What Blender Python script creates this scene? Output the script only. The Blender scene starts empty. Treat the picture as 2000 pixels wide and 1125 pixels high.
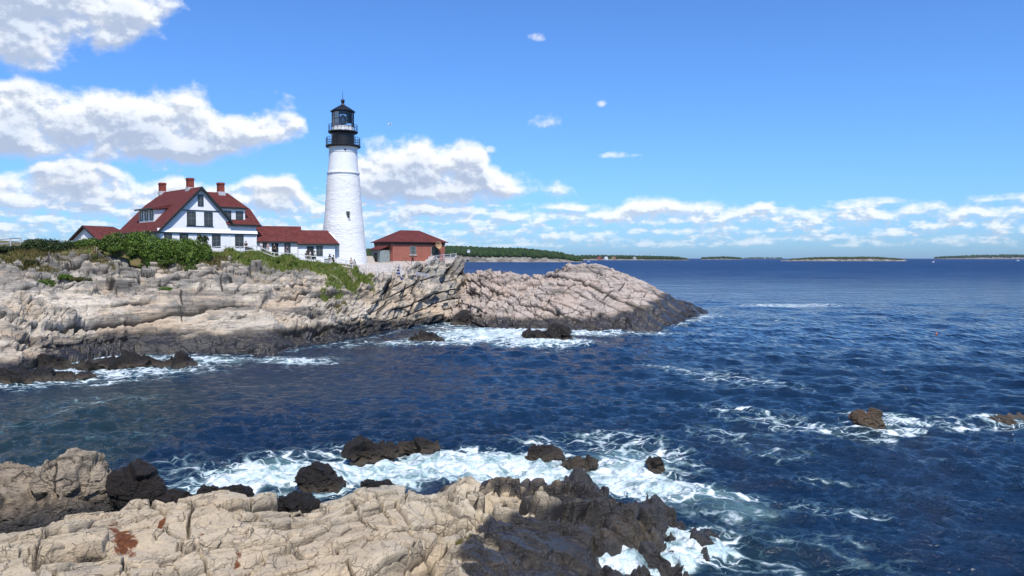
import bpy, math, random
import numpy as np
from mathutils import Vector

random.seed(7)
RNG = np.random.default_rng(11)
SC = bpy.context.scene
COL = SC.collection
F = 1540.0                      # focal length in pixels of the 2000 px wide photograph
PITCH = math.atan((562.5 - 504.0) / F)
CAMZ = 10.0
cp, sp_ = math.cos(PITCH), math.sin(PITCH)
PSI = math.radians(38.0)        # the buildings' common yaw
SUN_AZ = math.radians(15.0)     # sun: behind the camera, 15 deg to the right
SUN_EL = math.radians(57.0)

def ray(px, py):
    cx = (px - 1000.0) / F
    cy = -(py - 562.5) / F
    return cx, cp + cy * sp_, -sp_ + cy * cp

def at_depth(px, py, Y):
    x, y, z = ray(px, py)
    k = Y / y
    return Vector((x * k, Y, CAMZ + z * k))

def at_z(px, py, z0):
    x, y, z = ray(px, py)
    k = (z0 - CAMZ) / z
    return Vector((x * k, y * k, z0))

def pix(X, Y, Z):
    """pixel of world points (arrays)"""
    dz = Z - CAMZ
    fw = Y * cp - dz * sp_
    up = Y * sp_ + dz * cp
    return 1000.0 + F * X / fw, 562.5 - F * up / fw

# ---------------------------------------------------------------- tagging
def tag(o, label=None, cat=None, group=None, kind=None):
    if label: o['label'] = label
    if cat: o['category'] = cat
    if group: o['group'] = group
    if kind: o['kind'] = kind
    return o

def empty(name, loc, rz=0.0):
    o = bpy.data.objects.new(name, None)
    o.empty_display_size = 0.2
    o.location = loc
    o.rotation_euler = (0, 0, rz)
    COL.objects.link(o)
    return o

def link_mesh(name, me, mat=None, parent=None, smooth=False):
    o = bpy.data.objects.new(name, me)
    COL.objects.link(o)
    if mat is not None: me.materials.append(mat)
    if parent is not None: o.parent = parent
    if smooth:
        me.polygons.foreach_set('use_smooth', np.ones(len(me.polygons), dtype=bool))
    return o

def np_mesh(name, V, Fc):
    """mesh from (n,3) verts and (m,k) faces, k fixed"""
    me = bpy.data.meshes.new(name)
    V = np.asarray(V, dtype=np.float32); Fc = np.asarray(Fc, dtype=np.int32)
    k = Fc.shape[1]
    me.vertices.add(len(V)); me.vertices.foreach_set('co', V.ravel())
    me.loops.add(Fc.size); me.loops.foreach_set('vertex_index', Fc.ravel())
    me.polygons.add(len(Fc))
    me.polygons.foreach_set('loop_start', np.arange(0, Fc.size, k, dtype=np.int32))
    me.polygons.foreach_set('loop_total', np.full(len(Fc), k, dtype=np.int32))
    me.update(calc_edges=True)
    return me

def grid_faces(n, m, flip=False):
    i = np.arange(n - 1)[:, None] * m + np.arange(m - 1)[None, :]
    i = i.ravel()
    q = np.stack([i, i + 1, i + m + 1, i + m], 1)
    return q[:, ::-1] if flip else q

def add_attr(me, name, vals):
    a = me.attributes.new(name, 'FLOAT', 'POINT')
    a.data.foreach_set('value', np.asarray(vals, dtype=np.float32).ravel())

class MB:
    """mesh builder: shapes gathered into ONE mesh object"""
    def __init__(s): s.v = []; s.f = []
    def add(s, vs, fs):
        b = len(s.v)
        s.v += [tuple(p) for p in vs]
        s.f += [tuple(b + i for i in f) for f in fs]
        return s
    def box(s, x0, x1, y0, y1, z0, z1):
        return s.add([(x0,y0,z0),(x1,y0,z0),(x1,y1,z0),(x0,y1,z0),(x0,y0,z1),(x1,y0,z1),(x1,y1,z1),(x0,y1,z1)],
                     [(0,3,2,1),(4,5,6,7),(0,1,5,4),(1,2,6,5),(2,3,7,6),(3,0,4,7)])
    def prism(s, pts, d):
        """closed polygon pts (3D) extruded by vector d"""
        n = len(pts); d = Vector(d)
        a = [Vector(p) for p in pts]; b = [p + d for p in a]
        fs = [tuple(range(n))[::-1], tuple(range(n, 2*n))]
        for i in range(n):
            j = (i + 1) % n
            fs.append((i, j, n + j, n + i))
        return s.add(a + b, fs)
    def bar(s, p, q, w, h=None, up=(0,0,1)):
        """rectangular bar from p to q"""
        h = w if h is None else h
        p, q = Vector(p), Vector(q); t = (q - p).normalized(); u = Vector(up)
        if abs(t.dot(u)) > 0.98: u = Vector((1, 0, 0))
        r = t.cross(u).normalized(); u = r.cross(t).normalized()
        vs = []
        for c in (p, q):
            for a, b in ((-1,-1),(1,-1),(1,1),(-1,1)):
                vs.append(c + r * a * w / 2 + u * b * h / 2)
        return s.add(vs, [(3,2,1,0),(4,5,6,7),(0,1,5,4),(1,2,6,5),(2,3,7,6),(3,0,4,7)])
    def tube(s, pts, rad, n=8):
        pts = [Vector(p) for p in pts]
        if not isinstance(rad, (list, tuple)): rad = [rad] * len(pts)
        vs = []; fs = []
        for i, p in enumerate(pts):
            t = (pts[min(i+1, len(pts)-1)] - pts[max(i-1, 0)]).normalized()
            u = Vector((0,0,1)) if abs(t.z) < 0.95 else Vector((1,0,0))
            r = t.cross(u).normalized(); u = r.cross(t)
            for k in range(n):
                a = 2*math.pi*k/n
                vs.append(p + (r*math.cos(a) + u*math.sin(a)) * rad[i])
        for i in range(len(pts)-1):
            for k in range(n):
                l = (k+1) % n
                fs.append((i*n+k, i*n+l, (i+1)*n+l, (i+1)*n+k))
        fs.append(tuple(range(n))[::-1]); fs.append(tuple((len(pts)-1)*n+k for k in range(n)))
        return s.add(vs, fs)
    def lathe(s, prof, n=48, c=(0,0), cap=True, a0=0.0):
        """prof: list of (r,z)"""
        vs = []; fs = []
        for r, z in prof:
            for k in range(n):
                a = a0 + 2*math.pi*k/n
                vs.append((c[0] + r*math.cos(a), c[1] + r*math.sin(a), z))
        for i in range(len(prof)-1):
            for k in range(n):
                l = (k+1) % n
                fs.append((i*n+k, i*n+l, (i+1)*n+l, (i+1)*n+k))
        if cap:
            fs.append(tuple(range(n))[::-1]); fs.append(tuple((len(prof)-1)*n+k for k in range(n)))
        return s.add(vs, fs)
    def ball(s, c, r, n=10, m=6, sz=1.0):
        prof = [(max(1e-4, r*math.sin(math.pi*i/m)), c[2] - r*sz*math.cos(math.pi*i/m)) for i in range(m+1)]
        return s.lathe(prof, n, (c[0], c[1]))
    def build(s, name, mat, parent=None, smooth=False, loc=None):
        me = bpy.data.meshes.new(name)
        me.from_pydata(s.v, [], s.f)
        me.update()
        o = link_mesh(name, me, mat, parent, smooth)
        if loc is not None: o.location = loc
        return o

def copy_tree(o, parent=None):
    c = o.copy(); COL.objects.link(c)
    if parent is not None: c.parent = parent
    for ch in list(o.children): copy_tree(ch, c)
    return c

# ---------------------------------------------------------------- numpy noise
def _h(ix, iy, iz, seed):
    n = (ix.astype(np.uint32) * np.uint32(374761393) + iy.astype(np.uint32) * np.uint32(668265263)
         + iz.astype(np.uint32) * np.uint32(2147483647) + np.uint32((seed * 974711 + 12345) & 0xffffffff))
    n = (n ^ (n >> np.uint32(13))) * np.uint32(1274126177)
    n = n ^ (n >> np.uint32(16))
    n = n * np.uint32(2246822519); n = n ^ (n >> np.uint32(15))
    return n
def _u(n): return (n & np.uint32(0xffffff)).astype(np.float32) / np.float32(0xffffff)

def vnoise(P, seed=0):
    """value noise in [-1,1], P (...,3)"""
    P = P.astype(np.float32)
    I = np.floor(P).astype(np.int64); f = (P - I).astype(np.float32)
    f = f*f*f*(f*(f*6-15)+10)
    ix, iy, iz = I[...,0], I[...,1], I[...,2]
    out = 0
    for dx in (0,1):
        wx = f[...,0] if dx else 1-f[...,0]
        for dy in (0,1):
            wy = f[...,1] if dy else 1-f[...,1]
            for dz in (0,1):
                wz = f[...,2] if dz else 1-f[...,2]
                out = out + wx*wy*wz*_u(_h(ix+dx, iy+dy, iz+dz, seed))
    return out*2-1

def fbm(P, octv=4, seed=0, gain=0.5, lac=2.03):
    a = 1.0; s = 0; t = 0; Q = P.astype(np.float32)
    for k in range(octv):
        s = s + a*vnoise(Q, seed+k*17); t += a
        a *= gain; Q = Q*lac + 3.7
    return s/t

def _rnd4(ID):
    r = []; g = ID
    for k in range(4):
        g = g*np.uint32(1664525) + np.uint32(1013904223); g2 = g ^ (g >> np.uint32(16))
        r.append(_u(g2*np.uint32(2246822519)))
    return r

def voro(P, seed=0, jit=0.62):
    """two nearest of the 8 surrounding cells: F1, F2, (ids, offsets) of both"""
    P = P.astype(np.float32)
    B = np.floor(P - 0.5).astype(np.int64)
    n = P.shape[0]
    F1 = np.full(n, 9, np.float32); F2 = np.full(n, 9, np.float32)
    I1 = np.zeros(n, np.uint32); I2 = np.zeros(n, np.uint32)
    O1 = np.zeros((n,3), np.float32); O2 = np.zeros((n,3), np.float32)
    for dx in (0,1):
        for dy in (0,1):
            for dz in (0,1):
                cx, cy, cz = B[:,0]+dx, B[:,1]+dy, B[:,2]+dz
                h = _h(cx, cy, cz, seed)
                h2 = h*np.uint32(2654435761); h2 ^= h2 >> np.uint32(15)
                h3 = h2*np.uint32(2246822519); h3 ^= h3 >> np.uint32(13)
                O = np.stack([P[:,0] - (cx + 0.5 + (_u(h)-0.5)*jit).astype(np.float32),
                              P[:,1] - (cy + 0.5 + (_u(h2)-0.5)*jit).astype(np.float32),
                              P[:,2] - (cz + 0.5 + (_u(h3)-0.5)*jit).astype(np.float32)], 1)
                d = np.sqrt((O*O).sum(1))
                near = d < F1
                sec = (~near) & (d < F2)
                F2 = np.where(near, F1, np.where(sec, d, F2))
                I2 = np.where(near, I1, np.where(sec, h3, I2))
                O2[near] = O1[near]; O2[sec] = O[sec]
                F1 = np.where(near, d, F1); I1 = np.where(near, h3, I1); O1[near] = O[near]
    return F1, F2, I1, O1, I2, O2

def sstep(a, b, x):
    t = np.clip((x-a)/(b-a), 0, 1)
    return t*t*(3-2*t)

def strata_frame(tilt, dip, yaw=0.0):
    """rows: along strike, across, bedding normal"""
    cy, sy = math.cos(yaw), math.sin(yaw)
    a = Vector((math.cos(tilt)*cy, math.cos(tilt)*sy, math.sin(tilt)))
    b = Vector((-sy*math.cos(dip), cy*math.cos(dip), math.sin(dip)))
    n = a.cross(b).normalized(); b = n.cross(a).normalized()
    return np.array([a, b, n], dtype=np.float32)

def block_disp(P, frame, levels, seed=0, warp=0.35, wscale=3.0, ids=False):
    """displacement (metres) made of split blocks of layered rock. levels: (sizes, amp, slope, crack width, crack depth)"""
    q = P @ frame.T
    w = np.stack([fbm(P/wscale, 3, seed+101), fbm(P/wscale, 3, seed+202), fbm(P/wscale, 3, seed+303)], 1)
    d = np.zeros(len(P), np.float32); crack = np.zeros(len(P), np.float32); rid = None
    for k, (sz, amp, slope, cw, cd) in enumerate(levels):
        F1, F2, I1, O1, I2, O2 = voro(q/np.array(sz, np.float32) + w*warp, seed+k*7)
        def face(I, O):
            r = _rnd4(I)
            return r[0]*2-1 + slope*2*(O[:,0]*(r[1]*2-1) + O[:,1]*(r[2]*2-1) + 0.6*O[:,2]*(r[3]*2-1)), r[0]
        a1, r1 = face(I1, O1); a2, _ = face(I2, O2)
        e = F2-F1
        t = 0.5*(1 - np.clip(e/(cw*1.3), 0, 1))
        d += amp*(a1*(1-t) + a2*t)
        # some joints stand open, others are closed
        op = 0.25 + 0.75*_u((I1 ^ I2)*np.uint32(2246822519) >> np.uint32(3))
        c = (1 - sstep(0.0, cw, e))*op
        d -= cd*c
        crack = np.maximum(crack, c*(1.0, 0.8, 0.5)[min(k,2)])
        if k == 0: rid = r1
    return (d, crack, rid) if ids else (d, crack)

def joints(P, nrm, spacing, width, depth, step, seed, wob=0.25, wscale=4.0, cover=0.0):
    """long open cracks along nearly parallel planes, each side standing a little higher or lower"""
    n = np.array(Vector(nrm).normalized(), np.float32)
    s = (P @ n)/spacing + wob*fbm(P/wscale, 3, seed)
    k = np.floor(s); f = s-k
    z = np.zeros_like(k)
    def st(kk): return _u(_h(kk.astype(np.int64), z.astype(np.int64), z.astype(np.int64), seed+5))-0.5
    ww = width/spacing
    edge = np.minimum(f, 1-f)
    kb = np.where(f < 0.5, k, k+1)                     # index of the nearest plane
    on = sstep(cover-0.15, cover+0.15, vnoise(np.stack([P[:,0]/(wscale*1.2), P[:,1]/(wscale*1.2), kb*3.7], 1), seed+9))
    c = (1-sstep(0, ww, edge))*on
    bl = 0.5*(1-np.clip(edge/(ww*1.3), 0, 1))
    other = np.where(f < 0.5, k-1, k+1)
    return step*(st(k)*(1-bl)+st(other)*bl) - depth*c, c

def catmull(A, t):
    """A (k,...) control rows, t in [0,k-1] samples"""
    k = len(A); i = np.clip(np.floor(t).astype(int), 0, k-2); f = (t-i).astype(np.float64)
    sh = (len(t),) + (1,)*(A.ndim-1); f = f.reshape(sh)
    p0 = A[np.clip(i-1,0,k-1)]; p1 = A[i]; p2 = A[i+1]; p3 = A[np.clip(i+2,0,k-1)]
    c = 0.5*((2*p1) + (p2-p0)*f + (2*p0-5*p1+4*p2-p3)*f*f + (3*p1-p0-3*p2+p3)*f**3)
    l = p1*(1-f) + p2*f
    return c*0.6 + l*0.4

def net_surface(cols_px, net, pxs, nrow, power=None):
    """net (ncol,nrow,3) of (px, D, z) -> dense (n,m,3) world points. pxs: sampled px"""
    cols_px = np.array(cols_px, float)
    tc = np.interp(pxs, cols_px, np.arange(len(cols_px)))
    A = catmull(net, tc)                       # (n, rows, 3)
    rows = A.shape[1]
    tr = np.linspace(0, rows-1, nrow) if power is None else power
    Bm = catmull(np.swapaxes(A, 0, 1), tr)     # (nrow, n, 3)
    px, D, z = Bm[...,0], Bm[...,1], Bm[...,2]
    return np.stack([(px-1000)/F*D, D, z], -1), tr

def blur(A):
    for ax in (0, 1):
        B = np.pad(A, [(1,1) if k == ax else (0,0) for k in (0,1)], mode='edge')
        A = 0.25*np.take(B, range(0, B.shape[ax]-2), ax) + 0.5*np.take(B, range(1, B.shape[ax]-1), ax) + 0.25*np.take(B, range(2, B.shape[ax]), ax)
    return A

def grid_normals(G):
    du = np.gradient(G, axis=1); dv = np.gradient(G, axis=0)
    N = np.cross(du, dv)
    N /= np.linalg.norm(N, axis=-1, keepdims=True) + 1e-9
    s = np.sign(N[...,2:3]); s[s == 0] = 1
    return N

# ---------------------------------------------------------------- material helpers
def new_mat(name):
    m = bpy.data.materials.new(name); m.use_nodes = True
    nt = m.node_tree
    return m, nt, nt.nodes['Principled BSDF']

class NT:
    """short-hand for building node trees"""
    def __init__(s, nt): s.nt = nt
    def n(s, t, **kw):
        o = s.nt.nodes.new(t)
        for k, v in kw.items(): setattr(o, k, v)
        return o
    def l(s, a, b): s.nt.links.new(a, b)
    def set(s, sock, v):
        if hasattr(v, 'is_output') or isinstance(v, bpy.types.NodeSocket): s.l(v, sock)
        else: sock.default_value = v
    def math(s, op, a, b=0.0, c=None, clamp=False):
        o = s.n('ShaderNodeMath', operation=op, use_clamp=clamp)
        s.set(o.inputs[0], a); s.set(o.inputs[1], b)
        if c is not None: s.set(o.inputs[2], c)
        return o.outputs[0]
    def vmath(s, op, a, b=None, scale=None):
        o = s.n('ShaderNodeVectorMath', operation=op)
        s.set(o.inputs[0], a)
        if b is not None: s.set(o.inputs[1], b)
        if scale is not None: s.set(o.inputs['Scale'], scale)
        return o.outputs[0]
    def mix(s, f, a, b, blend='MIX'):
        o = s.n('ShaderNodeMix', data_type='RGBA', blend_type=blend)
        s.set(o.inputs[0], f)
        s.set(o.inputs[6], a if not isinstance(a, tuple) else (*a, 1.0)[:4])
        s.set(o.inputs[7], b if not isinstance(b, tuple) else (*b, 1.0)[:4])
        return o.outputs[2]
    def ramp(s, x, a, b, lo=0.0, hi=1.0):
        o = s.n('ShaderNodeMapRange', interpolation_type='SMOOTHSTEP')
        s.set(o.inputs[0], x); s.set(o.inputs[1], a); s.set(o.inputs[2], b)
        s.set(o.inputs[3], lo); s.set(o.inputs[4], hi)
        return o.outputs[0]
    def lin(s, x, a, b, lo=0.0, hi=1.0):
        o = s.n('ShaderNodeMapRange', interpolation_type='LINEAR')
        s.set(o.inputs[0], x); s.set(o.inputs[1], a); s.set(o.inputs[2], b)
        s.set(o.inputs[3], lo); s.set(o.inputs[4], hi)
        return o.outputs[0]
    def noise(s, vec, scale, detail=4.0, rough=0.55, dist=0.0):
        o = s.n('ShaderNodeTexNoise')
        s.l(vec, o.inputs['Vector'])
        o.inputs['Scale'].default_value = scale; o.inputs['Detail'].default_value = detail
        o.inputs['Roughness'].default_value = rough; o.inputs['Distortion'].default_value = dist
        return o.outputs[0]
    def mapping(s, vec, scale=(1,1,1), rot=(0,0,0), loc=(0,0,0)):
        o = s.n('ShaderNodeMapping')
        s.l(vec, o.inputs[0]); o.inputs['Scale'].default_value = scale
        o.inputs['Rotation'].default_value = rot; o.inputs['Location'].default_value = loc
        return o.outputs[0]
    def attr(s, name):
        return s.n('ShaderNodeAttribute', attribute_name=name).outputs['Fac']
    def bump(s, h, strength=0.5, dist=0.1, normal=None):
        o = s.n('ShaderNodeBump'); s.set(o.inputs['Strength'], strength); s.set(o.inputs['Distance'], dist)
        s.l(h, o.inputs['Height'])
        if normal is not None: s.l(normal, o.inputs['Normal'])
        return o.outputs[0]
# ================================================================ camera, sun, sky
cam = bpy.data.cameras.new('Camera')
cam.sensor_width = 36.0
cam.lens = 36.0 * F / 2000.0
cam.clip_start = 0.5; cam.clip_end = 90000.0
camo = bpy.data.objects.new('Camera', cam)
camo.location = (0, 0, CAMZ); camo.rotation_euler = (math.pi/2 - PITCH, 0, 0)
COL.objects.link(camo); SC.camera = camo

sun = bpy.data.lights.new('Sun', 'SUN')
sun.energy = 4.0; sun.angle = math.radians(0.5); sun.color = (1.0, 0.955, 0.88)
suno = bpy.data.objects.new('Sun', sun); COL.objects.link(suno)
to_sun = Vector((math.sin(SUN_AZ)*math.cos(SUN_EL), -math.cos(SUN_AZ)*math.cos(SUN_EL), math.sin(SUN_EL)))
suno.rotation_euler = to_sun.to_track_quat('Z', 'Y').to_euler()
suno.location = (40, -60, 120)

SC.view_settings.view_transform = 'Standard'
SC.view_settings.look = 'None'
SC.view_settings.exposure = 0.25
SC.view_settings.gamma = 1.0
SC.cycles.use_denoising = True
SC.cycles.max_bounces = 6
SC.cycles.diffuse_bounces = 2
SC.cycles.glossy_bounces = 3

W = bpy.data.worlds.new('World'); SC.world = W; W.use_nodes = True
wt = W.node_tree; wt.nodes.clear(); w = NT(wt)

def px_to_uv(px, py):
    x, y, z = ray(px, py)
    L = math.sqrt(x*x + y*y + z*z)
    return math.atan2(x, y)*F, math.asin(z/L)*F

# --- cloud density as a node group over (azimuth, elevation), in units of 1/1540 rad
cg = bpy.data.node_groups.new('cloud_density', 'ShaderNodeTree')
cg.interface.new_socket('UV', in_out='INPUT', socket_type='NodeSocketVector')
cg.interface.new_socket('Density', in_out='OUTPUT', socket_type='NodeSocketFloat')
c = NT(cg)
gi = c.n('NodeGroupInput'); go = c.n('NodeGroupOutput')
UV = gi.outputs[0]
su = c.n('ShaderNodeSeparateXYZ'); c.l(UV, su.inputs[0])
U_, V_ = su.outputs[0], su.outputs[1]
UN0, UN1 = -1150.0, 1150.0
un = c.lin(U_, UN0, UN1)
def profile(pts):
    """height over the horizon as a curve of azimuth; pts: list of (px, py)"""
    o = c.n('ShaderNodeFloatCurve')
    q = []
    for px, py in pts:
        u, v = px_to_uv(px, py); q.append(((u-UN0)/(UN1-UN0), v/700.0))
    cu = o.mapping.curves[0]
    while len(cu.points) < len(q): cu.points.new(0.5, 0.5)
    for p, (x, y) in zip(cu.points, sorted(q)): p.location = (x, y); p.handle_type = 'AUTO'
    o.mapping.update()
    c.l(un, o.inputs['Value'])
    return c.math('MULTIPLY', o.outputs[0], 700.0)
def layer(top, bot, ht, hb, w):
    """soft band between two outlines"""
    T, B = profile(top), profile(bot)
    e = c.math('MINIMUM', c.math('MULTIPLY', c.math('SUBTRACT', T, V_), 1.0/ht), c.math('MULTIPLY', c.math('SUBTRACT', V_, B), 1.0/hb))
    return c.math('MULTIPLY', c.math('MAXIMUM', c.math('MINIMUM', e, 1.0), -2.0), w)
def blob(px, py, a, bu, bd, wgt=1.0):
    u0, v0 = px_to_uv(px, py)
    du = c.math('MULTIPLY', c.math('SUBTRACT', U_, u0), 1.0/a)
    dv = c.math('SUBTRACT', V_, v0)
    dv = c.math('MULTIPLY', dv, c.lin(c.math('GREATER_THAN', dv, 0.0), 0.0, 1.0, 1.0/bd, 1.0/bu))
    r2 = c.math('ADD', c.math('MULTIPLY', du, du), c.math('MULTIPLY', dv, dv))
    return c.math('MAXIMUM', c.math('SUBTRACT', wgt, r2), -2.5)
env = layer([(-250,-90),(60,-90),(250,-70),(335,-40),(368,10),(395,60),(450,90),(2200,90)],
            [(-250,150),(60,140),(160,120),(260,92),(335,62),(362,30),(395,20),(2200,20)], 60.0, 60.0, 1.2)
env = c.math('MAXIMUM', env, layer(
      [(-250,138),(0,150),(50,140),(90,158),(200,168),(300,168),(372,172),(412,190),(430,214),(460,210),(520,196),(575,202),(600,240),(618,330),(640,380),(672,345),(700,280),(740,268),(800,264),(880,268),(935,272),(952,305),(985,336),(1030,338),(1085,340),(1115,356),(1145,400),(2200,420)],
      [(-250,335),(0,328),(120,322),(230,330),(330,336),(420,330),(470,308),(560,292),(600,262),(618,250),(640,260),(664,340),(700,398),(760,410),(900,412),(960,404),(1040,392),(1095,386),(1118,372),(1145,400),(2200,420)], 46.0, 40.0, 1.25))
env = c.math('MAXIMUM', env, layer(
      [(-250,330),(30,322),(120,300),(190,305),(250,330),(290,350),(340,338),(380,352),(440,352),(510,334),(565,342),(600,372),(700,402),(800,385),(880,392),(960,402),(1080,408),(1190,402),(1250,380),(1330,388),(1420,392),(1480,402),(1540,398),(1590,406),(1640,402),(1700,396),(1730,408),(1770,396),(1830,386),(1860,398),(1900,390),(1940,402),(1985,396),(2100,390),(2300,390)],
      [(-250,440),(100,430),(230,420),(330,440),(440,430),(560,440),(700,440),(800,455),(900,440),(1000,455),(1100,442),(1200,450),(1300,436),(1420,450),(1540,440),(1700,446),(1800,436),(1900,446),(2000,440),(2300,440)], 16.0, 34.0, 0.85))
for b in [(1062,236,46,30,24,.52),(1173,203,18,12,11,.22),(1212,303,62,10,9,.28),(1055,74,36,14,12,.10),(965,292,30,14,12,.25)]:
    env = c.math('MAXIMUM', env, blob(*b))
def noise2(vec, detail, rough):
    o = c.n('ShaderNodeTexNoise', noise_dimensions='2D'); c.l(vec, o.inputs['Vector'])
    o.inputs['Scale'].default_value = 1.0; o.inputs['Detail'].default_value = detail; o.inputs['Roughness'].default_value = rough
    return o.outputs[0]
# thin broken layer low over the horizon, all round
low = c.math('MULTIPLY', c.ramp(V_, 2.0, 26.0), c.ramp(V_, c.lin(U_, -800.0, 200.0, 185.0, 140.0), c.lin(U_, -800.0, 200.0, 130.0, 90.0)))
lown = noise2(c.mapping(UV, (1/85.0, 1/16.0, 1), loc=(3.1,0,0)), 3.0, 0.55)
low = c.math('SUBTRACT', c.math('MULTIPLY', c.math('MULTIPLY', low, c.lin(U_, -700.0, 100.0, 1.08, 1.0)), c.lin(lown, 0.3, 0.7, 1.75, 2.45)), 1.75)
env = c.math('MAXIMUM', env, low)
# billowing detail, finer towards the horizon
fin = c.ramp(V_, 150.0, 50.0)
n1 = noise2(c.mapping(UV, (1/80.0, 1/58.0, 1)), 7.0, 0.565)
n2 = noise2(c.mapping(UV, (1/32.0, 1/17.0, 1), loc=(7,2,0)), 6.0, 0.60)
nn = c.math('ADD', c.math('MULTIPLY', n1, c.math('SUBTRACT', 1.0, fin)), c.math('MULTIPLY', n2, fin))
dens = c.math('ADD', c.math('MULTIPLY', env, 0.9), c.math('MULTIPLY', c.math('SUBTRACT', nn, 0.5), c.lin(fin, 0, 1, 2.6, 2.0)))
c.l(dens, go.inputs[0])

tc = w.n('ShaderNodeTexCoord')
D3 = tc.outputs['Generated']
s3 = w.n('ShaderNodeSeparateXYZ'); w.l(D3, s3.inputs[0])
az = w.math('MULTIPLY', w.math('ARCTAN2', s3.outputs[0], s3.outputs[1]), F)
el = w.math('MULTIPLY', w.math('ARCSINE', s3.outputs[2]), F)
cm = w.n('ShaderNodeCombineXYZ'); w.l(az, cm.inputs[0]); w.l(el, cm.inputs[1])
def cloud_at(du, dv):
    g = w.n('ShaderNodeGroup'); g.node_tree = cg
    w.l(w.vmath('ADD', cm.outputs[0], (du, dv, 0)), g.inputs[0])
    return g.outputs[0]
d0 = cloud_at(0, 0); d1 = cloud_at(4, 11); d2 = cloud_at(-2, 40)
alpha = w.ramp(d0, -0.05, 0.85)
alpha = w.math('MULTIPLY', alpha, w.ramp(el, 2.0, 45.0, 0.35, 1.0))
over = w.math('ADD', w.math('MULTIPLY', w.math('MAXIMUM', d1, 0.0), 0.5), w.math('MULTIPLY', w.math('MAXIMUM', d2, 0.0), 0.38))
shade = w.ramp(over, 0.10, 1.15)
edge = w.ramp(w.math('SUBTRACT', d0, d1), -0.22, 0.26, 0.0, 1.0)
sky = w.n('ShaderNodeTexSky', sky_type='NISHITA', sun_disc=False)
sky.sun_elevation = SUN_EL
sky.sun_rotation = math.pi - SUN_AZ
sky.altitude = 10; sky.air_density = 1.0; sky.dust_density = 0.6; sky.ozone_density = 3.0
skyc = w.mix(1.0, sky.outputs[0], (0.60, 0.93, 1.42), 'MULTIPLY')
hs = w.ramp(el, -10.0, 330.0)
skyc = w.mix(1.0, skyc, w.mix(hs, (0.93, 1.02, 1.14), (1.0, 1.06, 1.09)), 'MULTIPLY')
ccol = w.mix(shade, (7.4, 7.65, 8.0), (5.2, 5.95, 7.3))
ccol = w.mix(1.0, ccol, w.mix(edge, (0.76,0.80,0.87), (1.20,1.18,1.14)), 'MULTIPLY')
ccol = w.mix(w.ramp(el, 130.0, 5.0, 0.0, 0.35), ccol, skyc)
fin_c = w.mix(alpha, skyc, ccol)
bg = w.n('ShaderNodeBackground'); w.l(fin_c, bg.inputs[0]); bg.inputs[1].default_value = 0.1
wo = w.n('ShaderNodeOutputWorld'); w.l(bg.outputs[0], wo.inputs[0])
W.cycles.sampling_method = 'MANUAL'; W.cycles.sample_map_resolution = 512
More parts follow.
